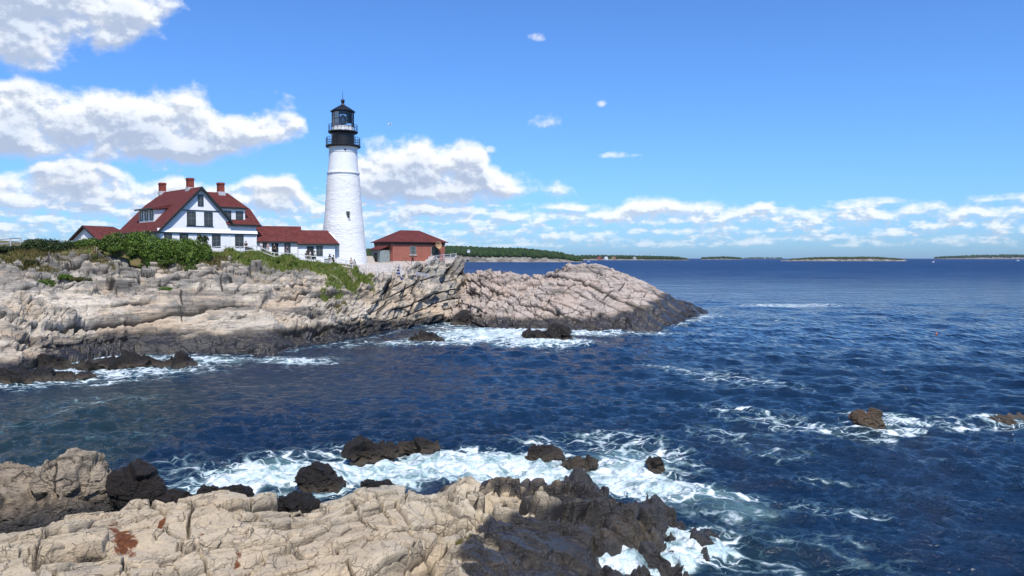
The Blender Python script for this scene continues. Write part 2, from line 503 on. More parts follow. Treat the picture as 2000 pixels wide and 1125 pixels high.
# ================================================================ rock material
def rock_material(name, pale, warm, grey, tilt, wet_z, wet_soft, flake=2.2, stain=False, wetcol=(0.026,0.022,0.019), gz=0.0, layer=1.0, tone=(0.12,0.105,0.09), tamt=0.0, hair=0.0, dry=0.92):
    m, nt, bs = new_mat(name); g = NT(nt)
    geo = g.n('ShaderNodeNewGeometry'); P = geo.outputs['Position']
    bed = g.mapping(P, (0.35*flake, 0.5*flake, 2.6*flake), (0, tilt, 0))
    big = g.noise(P, 0.16, 3.0, 0.5)
    mid = g.noise(P, 0.55, 5.0, 0.6, 0.4)
    szz = g.n('ShaderNodeSeparateXYZ'); g.l(P, szz.inputs[0])
    mid = g.math('ADD', mid, g.lin(szz.outputs[2], 3.0, 9.5, -0.05, gz))
    lay = g.noise(bed, 0.8, 6.0, 0.62, 0.5)
    fine = g.noise(g.mapping(P, (1,1,2.2), (0,tilt,0)), 4.5*flake/2.2, 6.0, 0.68)
    col = g.mix(g.ramp(big, 0.40, 0.62), pale, warm)
    col = g.mix(g.ramp(mid, 0.48, 0.66, 0.0, 0.85), col, grey)
    cbed = g.noise(g.mapping(P, (0.07,0.10,0.95), (0, tilt, 0)), 1.0, 5.0, 0.62, 0.3)
    col = g.mix(g.ramp(cbed, 0.50, 0.36, 0.0, tamt), col, tone)
    col = g.mix(g.ramp(cbed, 0.55, 0.68, 0.0, tamt*0.8), col, tuple(min(1,x*1.3) for x in pale))
    col = g.mix(g.ramp(lay, 0.52, 0.30, 0.0, 0.55*layer), col, tuple(x*0.45 for x in grey))
    col = g.mix(g.ramp(fine, 0.56, 0.74, 0.0, 0.5), col, tuple(min(1,x*1.2) for x in pale))
    col = g.mix(g.ramp(fine, 0.44, 0.30, 0.0, 0.6), col, tuple(x*0.38 for x in grey))
    cr = g.attr('crack')
    col = g.mix(g.math('MULTIPLY', g.ramp(cr, 0.08, 0.7), 0.88), col, (0.034,0.029,0.024))
    hcr = None
    if hair > 0:
        wv = g.n('ShaderNodeTexNoise'); g.l(P, wv.inputs['Vector']); wv.inputs['Scale'].default_value = 1.3; wv.inputs['Detail'].default_value = 4.0
        Pw = g.vmath('ADD', P, g.vmath('SCALE', g.vmath('SUBTRACT', wv.outputs['Color'], (0.5,0.5,0.5)), scale=0.55))
        def web(scale, wid, k):
            v = g.n('ShaderNodeTexVoronoi', feature='DISTANCE_TO_EDGE')
            g.l(g.mapping(Pw, (1.0,0.42,0.8), (0,0,-0.95)), v.inputs['Vector']); v.inputs['Scale'].default_value = scale
            on = g.ramp(g.noise(P, k, 3.0, 0.5), 0.47, 0.58)
            return g.math('MULTIPLY', g.ramp(v.outputs['Distance'], wid, wid*0.2), on)
        hcr = g.math('MAXIMUM', web(1.5, 0.022, 0.9), g.math('MULTIPLY', web(4.2, 0.034, 1.4), 0.75))
        col = g.mix(g.math('MULTIPLY', hcr, hair), col, (0.075,0.06,0.045))
        sp_k = g.noise(P, 17.0, 4.0, 0.7)
        col = g.mix(g.ramp(sp_k, 0.55, 0.72, 0, 0.45), col, (0.20,0.165,0.125))
        blot = g.noise(P, 1.1, 6.0, 0.7, 0.8)
        col = g.mix(g.ramp(blot, 0.56, 0.72, 0, 0.5), col, (0.27,0.235,0.19))
    if stain:
        st = g.math('ADD', g.attr('stain'), g.math('MULTIPLY', g.math('SUBTRACT', g.noise(P, 1.6, 5.0, 0.68, 0.8), 0.5), 1.5))
        col = g.mix(g.ramp(st, 0.45, 0.62), col, g.mix(g.noise(P, 3.5, 4.0), (0.035,0.012,0.008), (0.30,0.10,0.03)))
        ag = g.math('ADD', g.attr('algae'), g.math('MULTIPLY', g.math('SUBTRACT', g.noise(P, 3.0, 4.0, 0.6), 0.5), 0.7))
        col = g.mix(g.ramp(ag, 0.45, 0.65), col, (0.085,0.075,0.012))
    # dark weed and wet band above the tide line
    sz = g.n('ShaderNodeSeparateXYZ'); g.l(P, sz.inputs[0])
    wz = g.math('ADD', sz.outputs[2], g.math('MULTIPLY', g.math('SUBTRACT', g.noise(P, 0.45, 5.0, 0.65), 0.5), wet_soft))
    wz = g.math('SUBTRACT', wz, g.attr('wet'))
    wet = g.ramp(wz, wet_z + 0.25, wet_z - 0.35)
    brown = g.ramp(wz, wet_z + 0.55, wet_z)
    col = g.mix(g.math('MULTIPLY', brown, 0.55), col, (0.13,0.10,0.065))
    wc = g.mix(g.ramp(fine, 0.35, 0.7), wetcol, tuple(x*2.6 for x in wetcol))
    wc = g.mix(g.ramp(mid, 0.45, 0.65, 0, 0.8), wc, (0.075,0.055,0.030))
    col = g.mix(wet, col, wc)
    # soil and low growth where nothing washes it away
    gr = g.math('ADD', g.attr('soil'), g.math('MULTIPLY', g.math('SUBTRACT', g.noise(P, 0.7, 5.0, 0.65), 0.5), 1.0))
    gcol = g.mix(g.ramp(g.noise(P, 1.3, 4.0), 0.4, 0.6), (0.075,0.095,0.020), (0.17,0.125,0.055))
    col = g.mix(g.ramp(gr, 0.48, 0.6), col, gcol)
    col = g.mix(g.ramp(g.attr('path'), 0.4, 0.6), col, (0.46,0.40,0.345))
    g.l(col, bs.inputs['Base Color'])
    g.l(g.lin(wet, 0.0, 1.0, dry, 0.28), bs.inputs['Roughness'])
    g.l(g.lin(wet, 0.0, 1.0, 0.3, 0.6), bs.inputs['Specular IOR Level'])
    hgt = g.math('ADD', g.math('MULTIPLY', fine, 0.6), g.math('MULTIPLY', lay, 0.9*layer))
    if hcr is not None: hgt = g.math('SUBTRACT', hgt, g.math('MULTIPLY', hcr, 0.5))
    g.l(g.bump(hgt, 0.9, 0.16), bs.inputs['Normal'])
    return m

M_head = rock_material('headland_rock', (0.53,0.455,0.355), (0.50,0.385,0.265), (0.21,0.195,0.17), math.radians(-15), 1.35, 1.8, gz=0.20, tamt=0.78, wetcol=(0.017,0.0145,0.012))
M_point = rock_material('point_rock', (0.47,0.39,0.325), (0.46,0.355,0.28), (0.24,0.205,0.18), math.radians(25), 1.9, 2.2, tamt=0.6)
M_shelf = rock_material('shelf_rock', (0.58,0.48,0.335), (0.57,0.44,0.285), (0.41,0.355,0.27), math.radians(-25), 0.35, 0.8, flake=4.0, stain=True, layer=0.35, tone=(0.25,0.20,0.14), tamt=0.5, hair=0.5, wetcol=(0.021,0.0175,0.014))
M_dark = rock_material('boulder_rock', (0.018,0.015,0.0125), (0.026,0.019,0.014), (0.012,0.0105,0.009), math.radians(-20), 0.1, 0.5, flake=5.0, wetcol=(0.011,0.010,0.009), dry=0.42)
M_brown = rock_material('outcrop_rock', (0.40,0.32,0.225), (0.33,0.255,0.175), (0.12,0.10,0.078), math.radians(-30), 1.9, 1.4, flake=5.0, hair=0.7)

M_brown2 = rock_material('weedy_brown_rock', (0.10,0.075,0.048), (0.11,0.072,0.042), (0.03,0.025,0.02), math.radians(-20), 0.2, 0.6, flake=5.0, wetcol=(0.035,0.024,0.013), dry=0.5)

def net_from_yD(cols):
    """cols: {px: [(y, D) ...]} -> px list, (n, rows, 3) of (px, D, z)"""
    ks = sorted(cols); A = []
    for k in ks:
        r = []
        for e in cols[k]:
            y, D = e[0], e[1]
            z = e[2] if len(e) > 2 else at_depth(k, y, D).z
            r.append((k, D, z))
        A.append(r)
    return ks, np.array(A, float)

def finish_surface(name, G, disp, attrs, mat, extra=None, kind='structure'):
    N = grid_normals(G)
    disp = blur(disp)
    V = G + N*disp[..., None]
    if extra is not None: V = V + extra
    n, m = G.shape[:2]
    me = np_mesh(name, V.reshape(-1, 3), grid_faces(n, m))
    for k, a in attrs.items(): add_attr(me, k, a)
    o = link_mesh(name, me, mat)
    tag(o, kind=kind)
    return o, V

def UW(D, z=-2.5): return (0, D, z)

# ================================================================ headland
H = {
 -260: [UW(50),(800,56),(750,61),(690,68),(620,77),(560,88),(518,98),(486,106),(0,150,13.5),(0,185,-3)],
 0:    [UW(55),(752,61),(715,65),(660,72),(604,80),(548,91),(512,99),(489,105),(0,150,12.8),(0,185,-3)],
 60:   [UW(62),(735,67),(702,71),(655,76),(602,83),(550,92),(508,99),(490,104),(0,150,12.4),(0,185,-3)],
 120:  [UW(70),(708,75.5),(688,78),(650,81),(600,86.5),(550,94),(504,100),(492,103.5),(0,150,12.0),(0,185,-3)],
 250:  [UW(77),(692,82),(672,85),(640,88),(595,92),(545,97.5),(503,103),(494,106),(0,150,12.0),(0,185,-3)],
 400:  [UW(77),(692,82),(668,85),(635,89),(595,93.5),(550,99.5),(508,105),(492,109),(0,152,11.5),(0,185,-3)],
 520:  [UW(77),(692,82),(662,86.5),(630,91),(592,96),(558,101.5),(523,107),(499,112),(0,152,11),(0,185,-3)],
 620:  [UW(84),(678,88.5),(652,93),(622,97),(592,101),(562,105.5),(536,109.5),(513,115.5),(0,152,10),(0,185,-3)],
 700:  [UW(93),(662,97.5),(640,100.5),(612,103.5),(585,106.5),(560,109.2),(541,112),(517,119),(0,148,9.5),(0,180,-3)],
 780:  [UW(107),(643,111),(622,112.3),(597,113.8),(570,115.4),(548,117),(534,118.3),(514,124),(0,146,9.4),(0,178,-3)],
 840:  [UW(116),(633,119.5),(612,120.6),(585,121.6),(556,122.8),(532,124),(515,125.5),(510,129),(0,144,9.3),(0,170,-3)],
 880:  [UW(123),(625,127),(603,127.6),(578,128.2),(550,128.8),(525,129.4),(509,130),(507.5,132),(0,140,9.3),(0,165,-3)],
 898:  [UW(125),(622,129),(600,129.5),(575,130),(548,130.5),(524,131),(508.5,131.5),(507.5,133),(0,138,9.2),(0,163,-3)],
 914:  [UW(127),(622,131),(618,131.5),(612,132),(606,132.6),(600,133.3),(595,134),(590,136),(0,146,-1),(0,168,-3)],
 960:  [UW(131),(0,134,-1.5),(0,136,-1.5),(0,138,-1.5),(0,140,-1.5),(0,142,-1.5),(0,144,-1.5),(0,147,-1.8),(0,155,-2),(0,172,-3)],
}
ks, A = net_from_yD(H)
pxs = np.linspace(-260, 960, 1250)
rows = np.concatenate([np.linspace(0,1,16,endpoint=False), np.linspace(1,7,380,endpoint=False), np.linspace(7,9,36)])
G, tr = net_surface(ks, A, pxs, None, rows)
Pf = G.reshape(-1, 3).astype(np.float32)
TR = np.repeat(tr, len(pxs)).astype(np.float32)
PX = np.tile(pxs, len(tr)).astype(np.float32)
fr = strata_frame(math.radians(15), math.radians(24))
right = sstep(600, 800, PX)
rug = 0.45 + 1.1*sstep(-0.3, 0.35, fbm(Pf/np.array([13,8,6],np.float32), 2, 66))    # smooth slabs here, broken rock there
d1, c1 = block_disp(Pf, fr, [((9,2.1,1.3),0.46,0.7,0.03,0.32),((3.8,0.85,0.55),0.27,0.8,0.045,0.22),((1.4,0.38,0.25),0.10,0.8,0.08,0.09)], 3, 0.22, 6.0)
frb = strata_frame(math.radians(12), math.radians(5))
d3, c3 = block_disp(Pf, frb, [((3.6,2.6,1.3),0.75,0.7,0.04,0.4),((1.3,1.1,0.55),0.30,0.8,0.06,0.2)], 13, 0.3, 5.0)
upper = sstep(3.6, 4.8, TR + 0.7*fbm(Pf/6.0, 2, 68))*(1-sstep(480, 640, PX)) + 0.5*sstep(5,5.6,TR)*sstep(480,640,PX)
nb = (-0.27,0.16,0.95)
j1, k1 = joints(Pf, nb, 1.9, 0.20, 0.85, 1.5, 31, 0.35, 8.0, -0.25)
j0, k0 = joints(Pf, nb, 0.55, 0.085, 0.3, 0.45, 34, 0.4, 4.0, -0.1)
j2, k2 = joints(Pf, (0.75,0.6,-0.25), 5.0, 0.14, 0.35, 0.4, 37, 0.4, 6.0, 0.55)
d1 = (d1*rug + j0*rug)*(1-upper) + d3*upper + j1 + j2
c1 = np.maximum.reduce([c1*.9*np.minimum(rug,1)*(1-upper), c3*upper, k1, k2, 0.85*k0*np.minimum(rug,1)*(1-upper)])
fr2 = strata_frame(math.radians(48), math.radians(10), 0.3)
d2, c2 = block_disp(Pf, fr2, [((7.5,4,1.6),0.85,0.4,0.04,0.35),((2.6,1.7,0.65),0.36,0.5,0.05,0.2),((0.95,0.7,0.28),0.12,0.5,0.08,0.08)], 5, 0.3, 5.0)
j3, k3 = joints(Pf, (0.9,0.2,-0.45), 4.2, 0.25, 0.9, 1.3, 41, 0.3, 8.0, -0.3)
j4, k4 = joints(Pf, (-0.72,0.2,0.66), 1.1, 0.12, 0.45, 0.85, 44, 0.3, 5.0, -0.25)
d2 = d2 + j3 + j4; c2 = np.maximum.reduce([c2, k3, k4])
d = d1*(1-right) + d2*right; ck = c1*(1-right) + c2*right
d = d + 0.8*fbm(Pf/9.0, 3, 71) + 0.05*fbm(Pf/0.5, 3, 72)
keep = 1 - sstep(6.6, 7.2, TR)             # the plateau stays level
und = sstep(0.0, 0.9, TR)*0.7 + 0.3
d = d*keep*und
soil_edge = np.interp(PX, [-260,0,120,250,400,520,620,660,700,740,780,900], [5.9,5.95,6.2,6.35,6.15,6.05,6.1,6.3,6.6,7.0,7.4,8.2])
soil = sstep(-0.35, 0.35, TR - soil_edge + 0.45*fbm(Pf/5.0, 3, 88))
path = sstep(-.1, .1, TR-np.interp(PX,[690,735,750,800,815],[6.6,6.35,6.05,6.05,6.5]))*sstep(675, 700, PX)*(1-sstep(885, 900, PX))
soil = np.maximum(soil*(1-path), 0)
headland, HV = finish_surface('headland', G, d.reshape(G.shape[:2]), dict(crack=ck*keep, soil=soil, path=path, wet=np.interp(PX,[-260,80,200,700,800],[-.3,0,.35,.5,-.25])), M_head)

# ================================================================ rocky point
Pn = {
 846:  [UW(117),(0,121,-1),(0,123,-1),(0,127,-.8),(0,130,-.8),(0,134,-.6),(0,140,-1),(0,150,-3)],
 890:  [UW(117),(630,121.5),(612,124),(595,127),(577,130),(556,134),(0,141,5),(0,152,-3)],
 940:  [UW(110),(640,113.5),(618,116),(590,120),(560,125),(536,130),(0,138,6.5),(0,152,-3)],
 1000: [UW(106),(645,109.5),(625,112),(595,117),(562,123),(533.5,129),(0,138,7),(0,150,-3)],
 1050: [UW(104),(647,108),(625,111),(595,116),(565,122),(542,128),(0,137,5.8),(0,148,-3)],
 1085: [UW(104),(648,107.5),(622,110.7),(590,115),(557,121),(531,127),(0,136,6.8),(0,148,-3)],
 1110: [UW(104),(648,107),(622,110.5),(588,115),(551,121),(520,127),(0,136,7.8),(0,148,-3)],
 1165: [UW(103),(648,107),(620,111),(585,116),(549,122),(517,128),(0,137,8),(0,149,-3)],
 1210: [UW(103),(648,107),(618,112),(588,118),(560,124),(534,130),(0,138,6),(0,150,-3)],
 1260: [UW(104),(647,107.7),(618,113),(595,119),(575,126),(556,132),(0,139,4),(0,150,-3)],
 1300: [UW(107),(643,111),(622,116),(605,122),(590,128),(577,134),(0,141,2.4),(0,150,-3)],
 1335: [UW(120),(628,124),(615,128),(605,131),(595,135),(586,138),(0,144,1.6),(0,152,-3)],
 1368: [UW(137),(613,141),(609,142),(605,143),(602,144.5),(600,146),(0,150,0),(0,156,-3)],
 1386: [UW(139),(0,143,-.8),(0,144,-.6),(0,145,-.5),(0,146,-.5),(0,148,-.6),(0,152,-1),(0,158,-3)],
}
ks, A = net_from_yD(Pn)
pxs = np.linspace(846, 1386, 620)
rows = np.concatenate([np.linspace(0,1,16,endpoint=False), np.linspace(1,5,270,endpoint=False), np.linspace(5,7,40)])
G, tr = net_surface(ks, A, pxs, None, rows)
Pf = G.reshape(-1, 3).astype(np.float32)
TR = np.repeat(tr, len(pxs)).astype(np.float32); PX = np.tile(pxs, len(tr)).astype(np.float32)
fr = strata_frame(math.radians(-24), math.radians(35), 0.4)
d, ck = block_disp(Pf, fr, [((8,4.5,1.8),0.5,0.35,0.035,0.32),((2.8,1.9,0.7),0.26,0.45,0.05,0.18),((1.0,0.8,0.26),0.09,0.5,0.08,0.07)], 23, 0.3, 5.0)
j1, k1 = joints(Pf, (0.5,0.2,0.84), 1.3, 0.13, 0.55, 0.8, 61, 0.35, 6.0, -0.25)
j2, k2 = joints(Pf, (0.9,-0.3,-0.3), 3.4, 0.14, 0.4, 0.4, 67, 0.35, 6.0, 0.0)
d = d + j1 + j2; ck = np.maximum(ck, np.maximum(k1, k2))
d = d*np.interp(PX,[846,950,1060,1100,1386],[1.25,1.15,0.9,0.8,1.0]) + 0.35*fbm(Pf/7.0, 3, 171) + 0.04*fbm(Pf/0.5, 3, 172)
d = d*(sstep(0.0, 0.9, TR)*0.7+0.3)
wet = np.interp(PX, [850,950,1100,1200,1260,1300,1340,1390], [-1.1,-0.6,-0.4,0.1,1.0,2.0,3.0,3.0])
point, PV = finish_surface('rocky_point', G, d.reshape(G.shape[:2]), dict(crack=ck, soil=0*PX-1, path=0*PX, wet=wet), M_point)

# ================================================================ near shelf
SH = [  # px, y of the far edge, z there, z at y=1320, how fast it falls
 (-260,1085,2.9,3.7),(-60,1056,2.7,3.7),(0,1047,2.6,3.7),(60,1034,2.55,3.7),(110,1012,2.5,3.6),(180,1002,2.4,3.55),(250,990,2.3,3.5),(320,976,2.25,3.45),
 (380,969,2.2,3.4),(436,964,2.1,3.4),(472,990,2.0,3.35),(520,990,1.95,3.3),(590,988,1.9,3.3),(640,976,1.95,3.25),(700,960,2.0,3.2),(755,955,1.9,3.1),(800,967,1.7,2.9),
 (835,975,1.5,2.6),(872,960,1.45,2.2),(915,957,1.4,1.9),(925,967,1.35,1.7),(960,950,1.3,1.45),(1005,944,1.25,1.2),(1034,958,1.2,1.1),(1060,954,1.15,1.0),(1095,946,1.1,.8),(1128,941,1.1,.5),(1152,962,.95,.25),
 (1200,978,.85,-.1),(1260,994,.8,-.5),(1300,998,.75,-.8),(1330,1010,.6,-1.0),(1358,1032,.45,-1.1),(1384,1048,.1,-1.2),(1410,1056,-.7,-1.3)]
A = []
for px, ye, ze, zb in SH:
    r = []
    for t in (0, .2, .4, .6, .8, 1.0):
        y = 1320 + (ye-1320)*t
        z = zb + (ze-zb)*t
        if px > 1140: z = zb + (ze-zb)*(t**1.35)
        p = at_z(px, y, z); r.append((px, p.y, z))
    De = r[-1][1]
    r.append((px, De+0.35, ze-0.55)); r.append((px, De+1.6, -0.9)); r.append((px, De+3.5, -2.2))
    A.append(r)
A = np.array(A)
pxs = np.linspace(-200, 1410, 1450)
rows = np.concatenate([np.linspace(0,2.4,110,endpoint=False), np.linspace(2.4,5,560,endpoint=False), np.linspace(5,8,90)])
G, tr = net_surface([s_[0] for s_ in SH], A, pxs, None, rows)
Pf = G.reshape(-1, 3).astype(np.float32)
TR = np.repeat(tr, len(pxs)).astype(np.float32); PX = np.tile(pxs, len(tr)).astype(np.float32)
darkp = sstep(790, 900, PX)
fr = strata_frame(math.radians(8), math.radians(-6), 0.95)
d1, c1, r1 = block_disp(Pf, fr, [((2.8,1.6,1.4),0.20,0.9,0.032,0.45),((1.2,0.7,0.6),0.065,0.95,0.034,0.14),((0.6,0.42,0.3),0.014,0.7,0.035,0.012)], 43, 0.16, 2.5, True)
ja, ka = joints(Pf, (-0.84,0.52,0.12), 1.5, 0.09, 0.6, 0.24, 81, 0.22, 3.5, -0.05)
jb, kb_ = joints(Pf, (0.85,0.5,0.1), 1.8, 0.065, 0.45, 0.12, 87, 0.28, 3.0, -0.05)
jc, kc = joints(Pf, (-0.84,0.52,0.12), 0.5, 0.02, 0.10, 0.03, 93, 0.35, 2.2, 0.25)
d1 = d1 + ja + jb + jc; c1 = np.maximum.reduce([c1, ka, kb_, .8*kc])
fr2 = strata_frame(math.radians(30), math.radians(20), 0.2)
d2, c2, r2 = block_disp(Pf, fr2, [((2.2,1.2,0.7),0.36,0.8,0.035,0.36),((0.85,0.5,0.28),0.13,0.9,0.045,0.14),((0.32,0.3,0.12),0.03,0.6,0.07,0.03)], 53, 0.3, 1.8, True)
jd, kd = joints(Pf, (-0.55,0.5,0.65), 0.95, 0.06, 0.3, 0.40, 97, 0.3, 2.5, 0.0)
d2 = d2 + jd; c2 = np.maximum(c2, kd)
d = d1*(1-darkp) + d2*darkp; ck = c1*(1-darkp) + c2*darkp
d = d + 0.07*fbm(Pf/2.2, 2, 271) + 0.006*fbm(Pf/0.16, 3, 272)
PXo, PYo = pix(Pf[:,0], Pf[:,1], Pf[:,2])
# the big smooth dark back of rock at the bottom right of the shelf
mound = np.clip(1 - ((PXo-1030)/165)**2 - ((PYo-1110)/85)**2, 0, 1)
d = d*(1-0.6*sstep(0,0.35,mound)) + 0.42*np.sqrt(mound)
ledge = np.clip(1 - ((PXo-720)/190)**2, 0, 1)
cut = sstep(0, 26, PYo-(1082 - 0.16*(PXo-720)))*sstep(560,640,PXo)*(1-sstep(830,880,PXo))
d = d - 0.75*cut
def spot(x, y, a, b, rot=0.0):
    u = (PXo-x)*math.cos(rot)+(PYo-y)*math.sin(rot); v = -(PXo-x)*math.sin(rot)+(PYo-y)*math.cos(rot)
    return np.clip(1.15 - np.sqrt((u/a)**2+(v/b)**2), 0, 1)
stain = np.maximum.reduce([spot(240,1052,48,34,0.4), spot(420,1042,65,15,-0.15), spot(470,1080,14,30,0.4)*0.8, spot(315,1028,14,8)])*0.8
d = d - 0.06*sstep(0.2,0.9,stain)
algae = np.maximum(spot(965,1012,24,16), spot(905,1070,70,9,-0.35)*0.8)
d = d - 0.12*sstep(0.2,0.9,algae)
wet = np.interp(PX, [-260,760,830,880,1000,1120,1200,1410], [0,0,0.15,0.35,0.7,1.3,2.0,2.6]) + 1.2*sstep(0,.4,mound) 
wet = wet + (r2-0.5)*1.9*sstep(780,840,PX)*(1-sstep(1000,1150,PX))
wet = wet + np.where((TR>5.0)&(PX<1000), 1.1, 0)*sstep(5.0,5.5,TR)
shelf, SV = finish_surface('rock_shelf', G, d.reshape(G.shape[:2]), dict(crack=ck, soil=0*PX-1, path=0*PX, wet=wet, stain=stain, algae=algae), M_shelf)

# ================================================================ loose boulders and outcrops (each a thing)
def boulder(name, label, cat, px, py, zc, size, mat, seed, rot=(0,0,0), sub=6, rough=1.0, group=None, D=None, cell=1.0):
    """px,py: pixel of its centre; zc: height of the centre; size: half extents (m)"""
    import bmesh
    p = at_z(px, py, zc) if D is None else at_depth(px, py, D)
    bm = bmesh.new(); bmesh.ops.create_icosphere(bm, subdivisions=sub, radius=1.0)
    me = bpy.data.meshes.new(name); bm.to_mesh(me); bm.free()
    n = len(me.vertices); V = np.empty(n*3, np.float32); me.vertices.foreach_get('co', V); V = V.reshape(-1, 3)
    S = np.array(size, np.float32); U = V.copy()
    # squarish body, then split faces
    U = np.sign(U)*np.abs(U)**0.8
    U = U/np.linalg.norm(U, axis=1, keepdims=True)*(0.82+0.18*np.max(np.abs(V),axis=1,keepdims=True)/np.max(np.abs(V)))
    Pw = U*S
    ms = float(np.mean(S))
    fr = strata_frame(rot[1], 0.5, rot[2])
    d, ck = block_disp(Pw + seed*13.1, fr, [((ms*1.1*cell,ms*0.9*cell,ms*0.6*cell),0.24*ms*rough,0.6,0.05,0.10*ms),((ms*.42*cell,ms*.36*cell,ms*.2*cell),0.07*ms*rough,0.7,0.06,0.05*ms),((ms*.16,ms*.16,ms*.08),0.022*ms*rough,0.7,0.07,0.015*ms)], seed, 0.35, ms)
    d = d + 0.16*ms*fbm((Pw+seed*3.3)/(ms*0.9), 3, seed+5)
    N = U/S; N /= np.linalg.norm(N, axis=1, keepdims=True)
    Q = Pw + N*d[:,None]
    me.vertices.foreach_set('co', Q.astype(np.float32).ravel()); me.update()
    add_attr(me, 'crack', ck)
    z0 = np.zeros(n)
    add_attr(me, 'soil', z0-1); add_attr(me, 'path', z0); add_attr(me, 'wet', z0)
    o = link_mesh(name, me, mat)
    o.location = p; o.rotation_euler = rot
    tag(o, label, cat, group)
    return o

GB = 'dark boulders standing in the surf'
BOULD = []
def bo(*a, **k):
    o = boulder(*a, **k); BOULD.append(o); return o
bo('boulder','dark sharp-backed boulder rising from the surf, farthest from the rock shelf','boulder',728,886,.28,(1.35,1.0,.68),M_dark,301,(0,.15,.1),group=GB)
bo('boulder','low flat dark boulder just right of the sharp-backed boulder','boulder',816,878,.1,(1.05,.7,.55),M_dark,302,(0,.05,.2),group=GB)
bo('boulder','squat black boulder ringed by white foam close to the pale slab','boulder',627,945,.3,(.92,.8,.82),M_dark,303,(0,.1,.5),group=GB)
bo('boulder','dark boulder with white water streaming off its right flank','boulder',1064,893,.1,(.98,.75,.48),M_dark,304,(0,.1,.2),group=GB)
bo('boulder','low wave-washed boulder beside the streaming boulder','boulder',1130,912,.05,(.85,.6,.4),M_dark,305,(0,-.1,.1),group=GB)
bo('boulder','small pointed brown boulder alone in the foam','boulder',1278,914,.15,(.48,.4,.5),M_dark,306,(0,.1,.4),sub=5,group=GB)
bo('sea_rock','lone brown rock with an upright left face in open water at the right','rock',1699,826,.2,(1.05,.85,.62),M_brown2,307,(0,.25,.1),group=None)
bo('sea_rock','wave-washed reddish rock barely breaking the surface at the right edge','rock',1968,824,-.15,(1.7,.85,.36),M_brown2,308,(0,.0,.1),group=None)
bo('sea_rock','double-humped black rock in the foam below the rocky point','rock',1085,656,.45,(1.85,1.4,1.2),M_dark,309,(0,.0,.2))
bo('sea_rock','smaller black rock joined to the left of the double-humped rock','rock',1046,660,.2,(1.5,1.1,.75),M_dark,310,(0,.1,.2))
bo('sea_rock','long low black rock awash in the cove between headland and point','rock',832,664,.0,(2.3,1.4,.75),M_dark,311,(0,.0,.1))
bo('sea_rock','rounded dark rock at the foot of the point where the cove ends','rock',920,628,.4,(2.6,2.0,1.6),M_dark,312,(0,-.1,.1))
# left outcrop behind the slab
bo('outcrop','tall pale-topped block of rock leaning right at the left edge','outcrop',150,962,0,(1.45,1.2,1.2),M_brown,321,(0,.55,.2),D=26.5,cell=1.25,rough=.75)
bo('outcrop','broad brown layered rock under the tall pale-topped block','outcrop',50,1000,0,(2.0,1.7,1.05),M_brown,322,(0,.35,.2),D=26.0,cell=1.2,rough=.8)
bo('outcrop','small tan rock cut by the left edge of the picture','outcrop',12,932,0,(.8,.8,.45),M_brown,323,(0,.1,.4),D=27.5)
bo('boulder','round black boulder right of the tall pale-topped block','boulder',264,958,0,(.85,.85,.85),M_dark,324,(0,.1,.4),D=27.0,rough=.7)
bo('boulder','low black rocks under the far edge of the slab','boulder',335,982,0,(.85,.7,.45),M_dark,325,(0,.1,.2),D=27.2)
bo('boulder','black blocky boulder tucked behind the highest tip of the pale slab','boulder',462,978,0,(.72,.6,.45),M_dark,326,(0,.2,.4),D=28.6)
bo('boulder','small black boulder left of the blocky one behind the slab','boulder',412,966,0,(.5,.5,.3),M_dark,327,(0,.1,.4),D=28.9)
bo('boulder','flat black rock showing over the middle of the slab edge','boulder',560,992,0,(1.1,.7,.4),M_dark,328,(0,-.1,.1),D=28.2)
bo('boulder','dark rock tip above the pale slab at its highest middle','boulder',738,955,0,(.7,.5,.3),M_dark,329,(0,.1,.1),D=30.3)
# low dark ledges by the left shore
bo('sea_ledge','long low black ledge awash below the left shore','ledge',215,716,.05,(7.4,2.0,.48),M_dark,331,(0,-.0,.12),cell=.6)
bo('sea_ledge','shorter dark ledge nearest the left edge of the water','ledge',30,740,.15,(3.0,2.2,.75),M_dark,332,(0,.1,.1))
bo('sea_ledge','small dark ledge between the two larger left ledges','ledge',135,742,-.1,(2.4,1.3,.4),M_dark,333,(0,.0,.1))
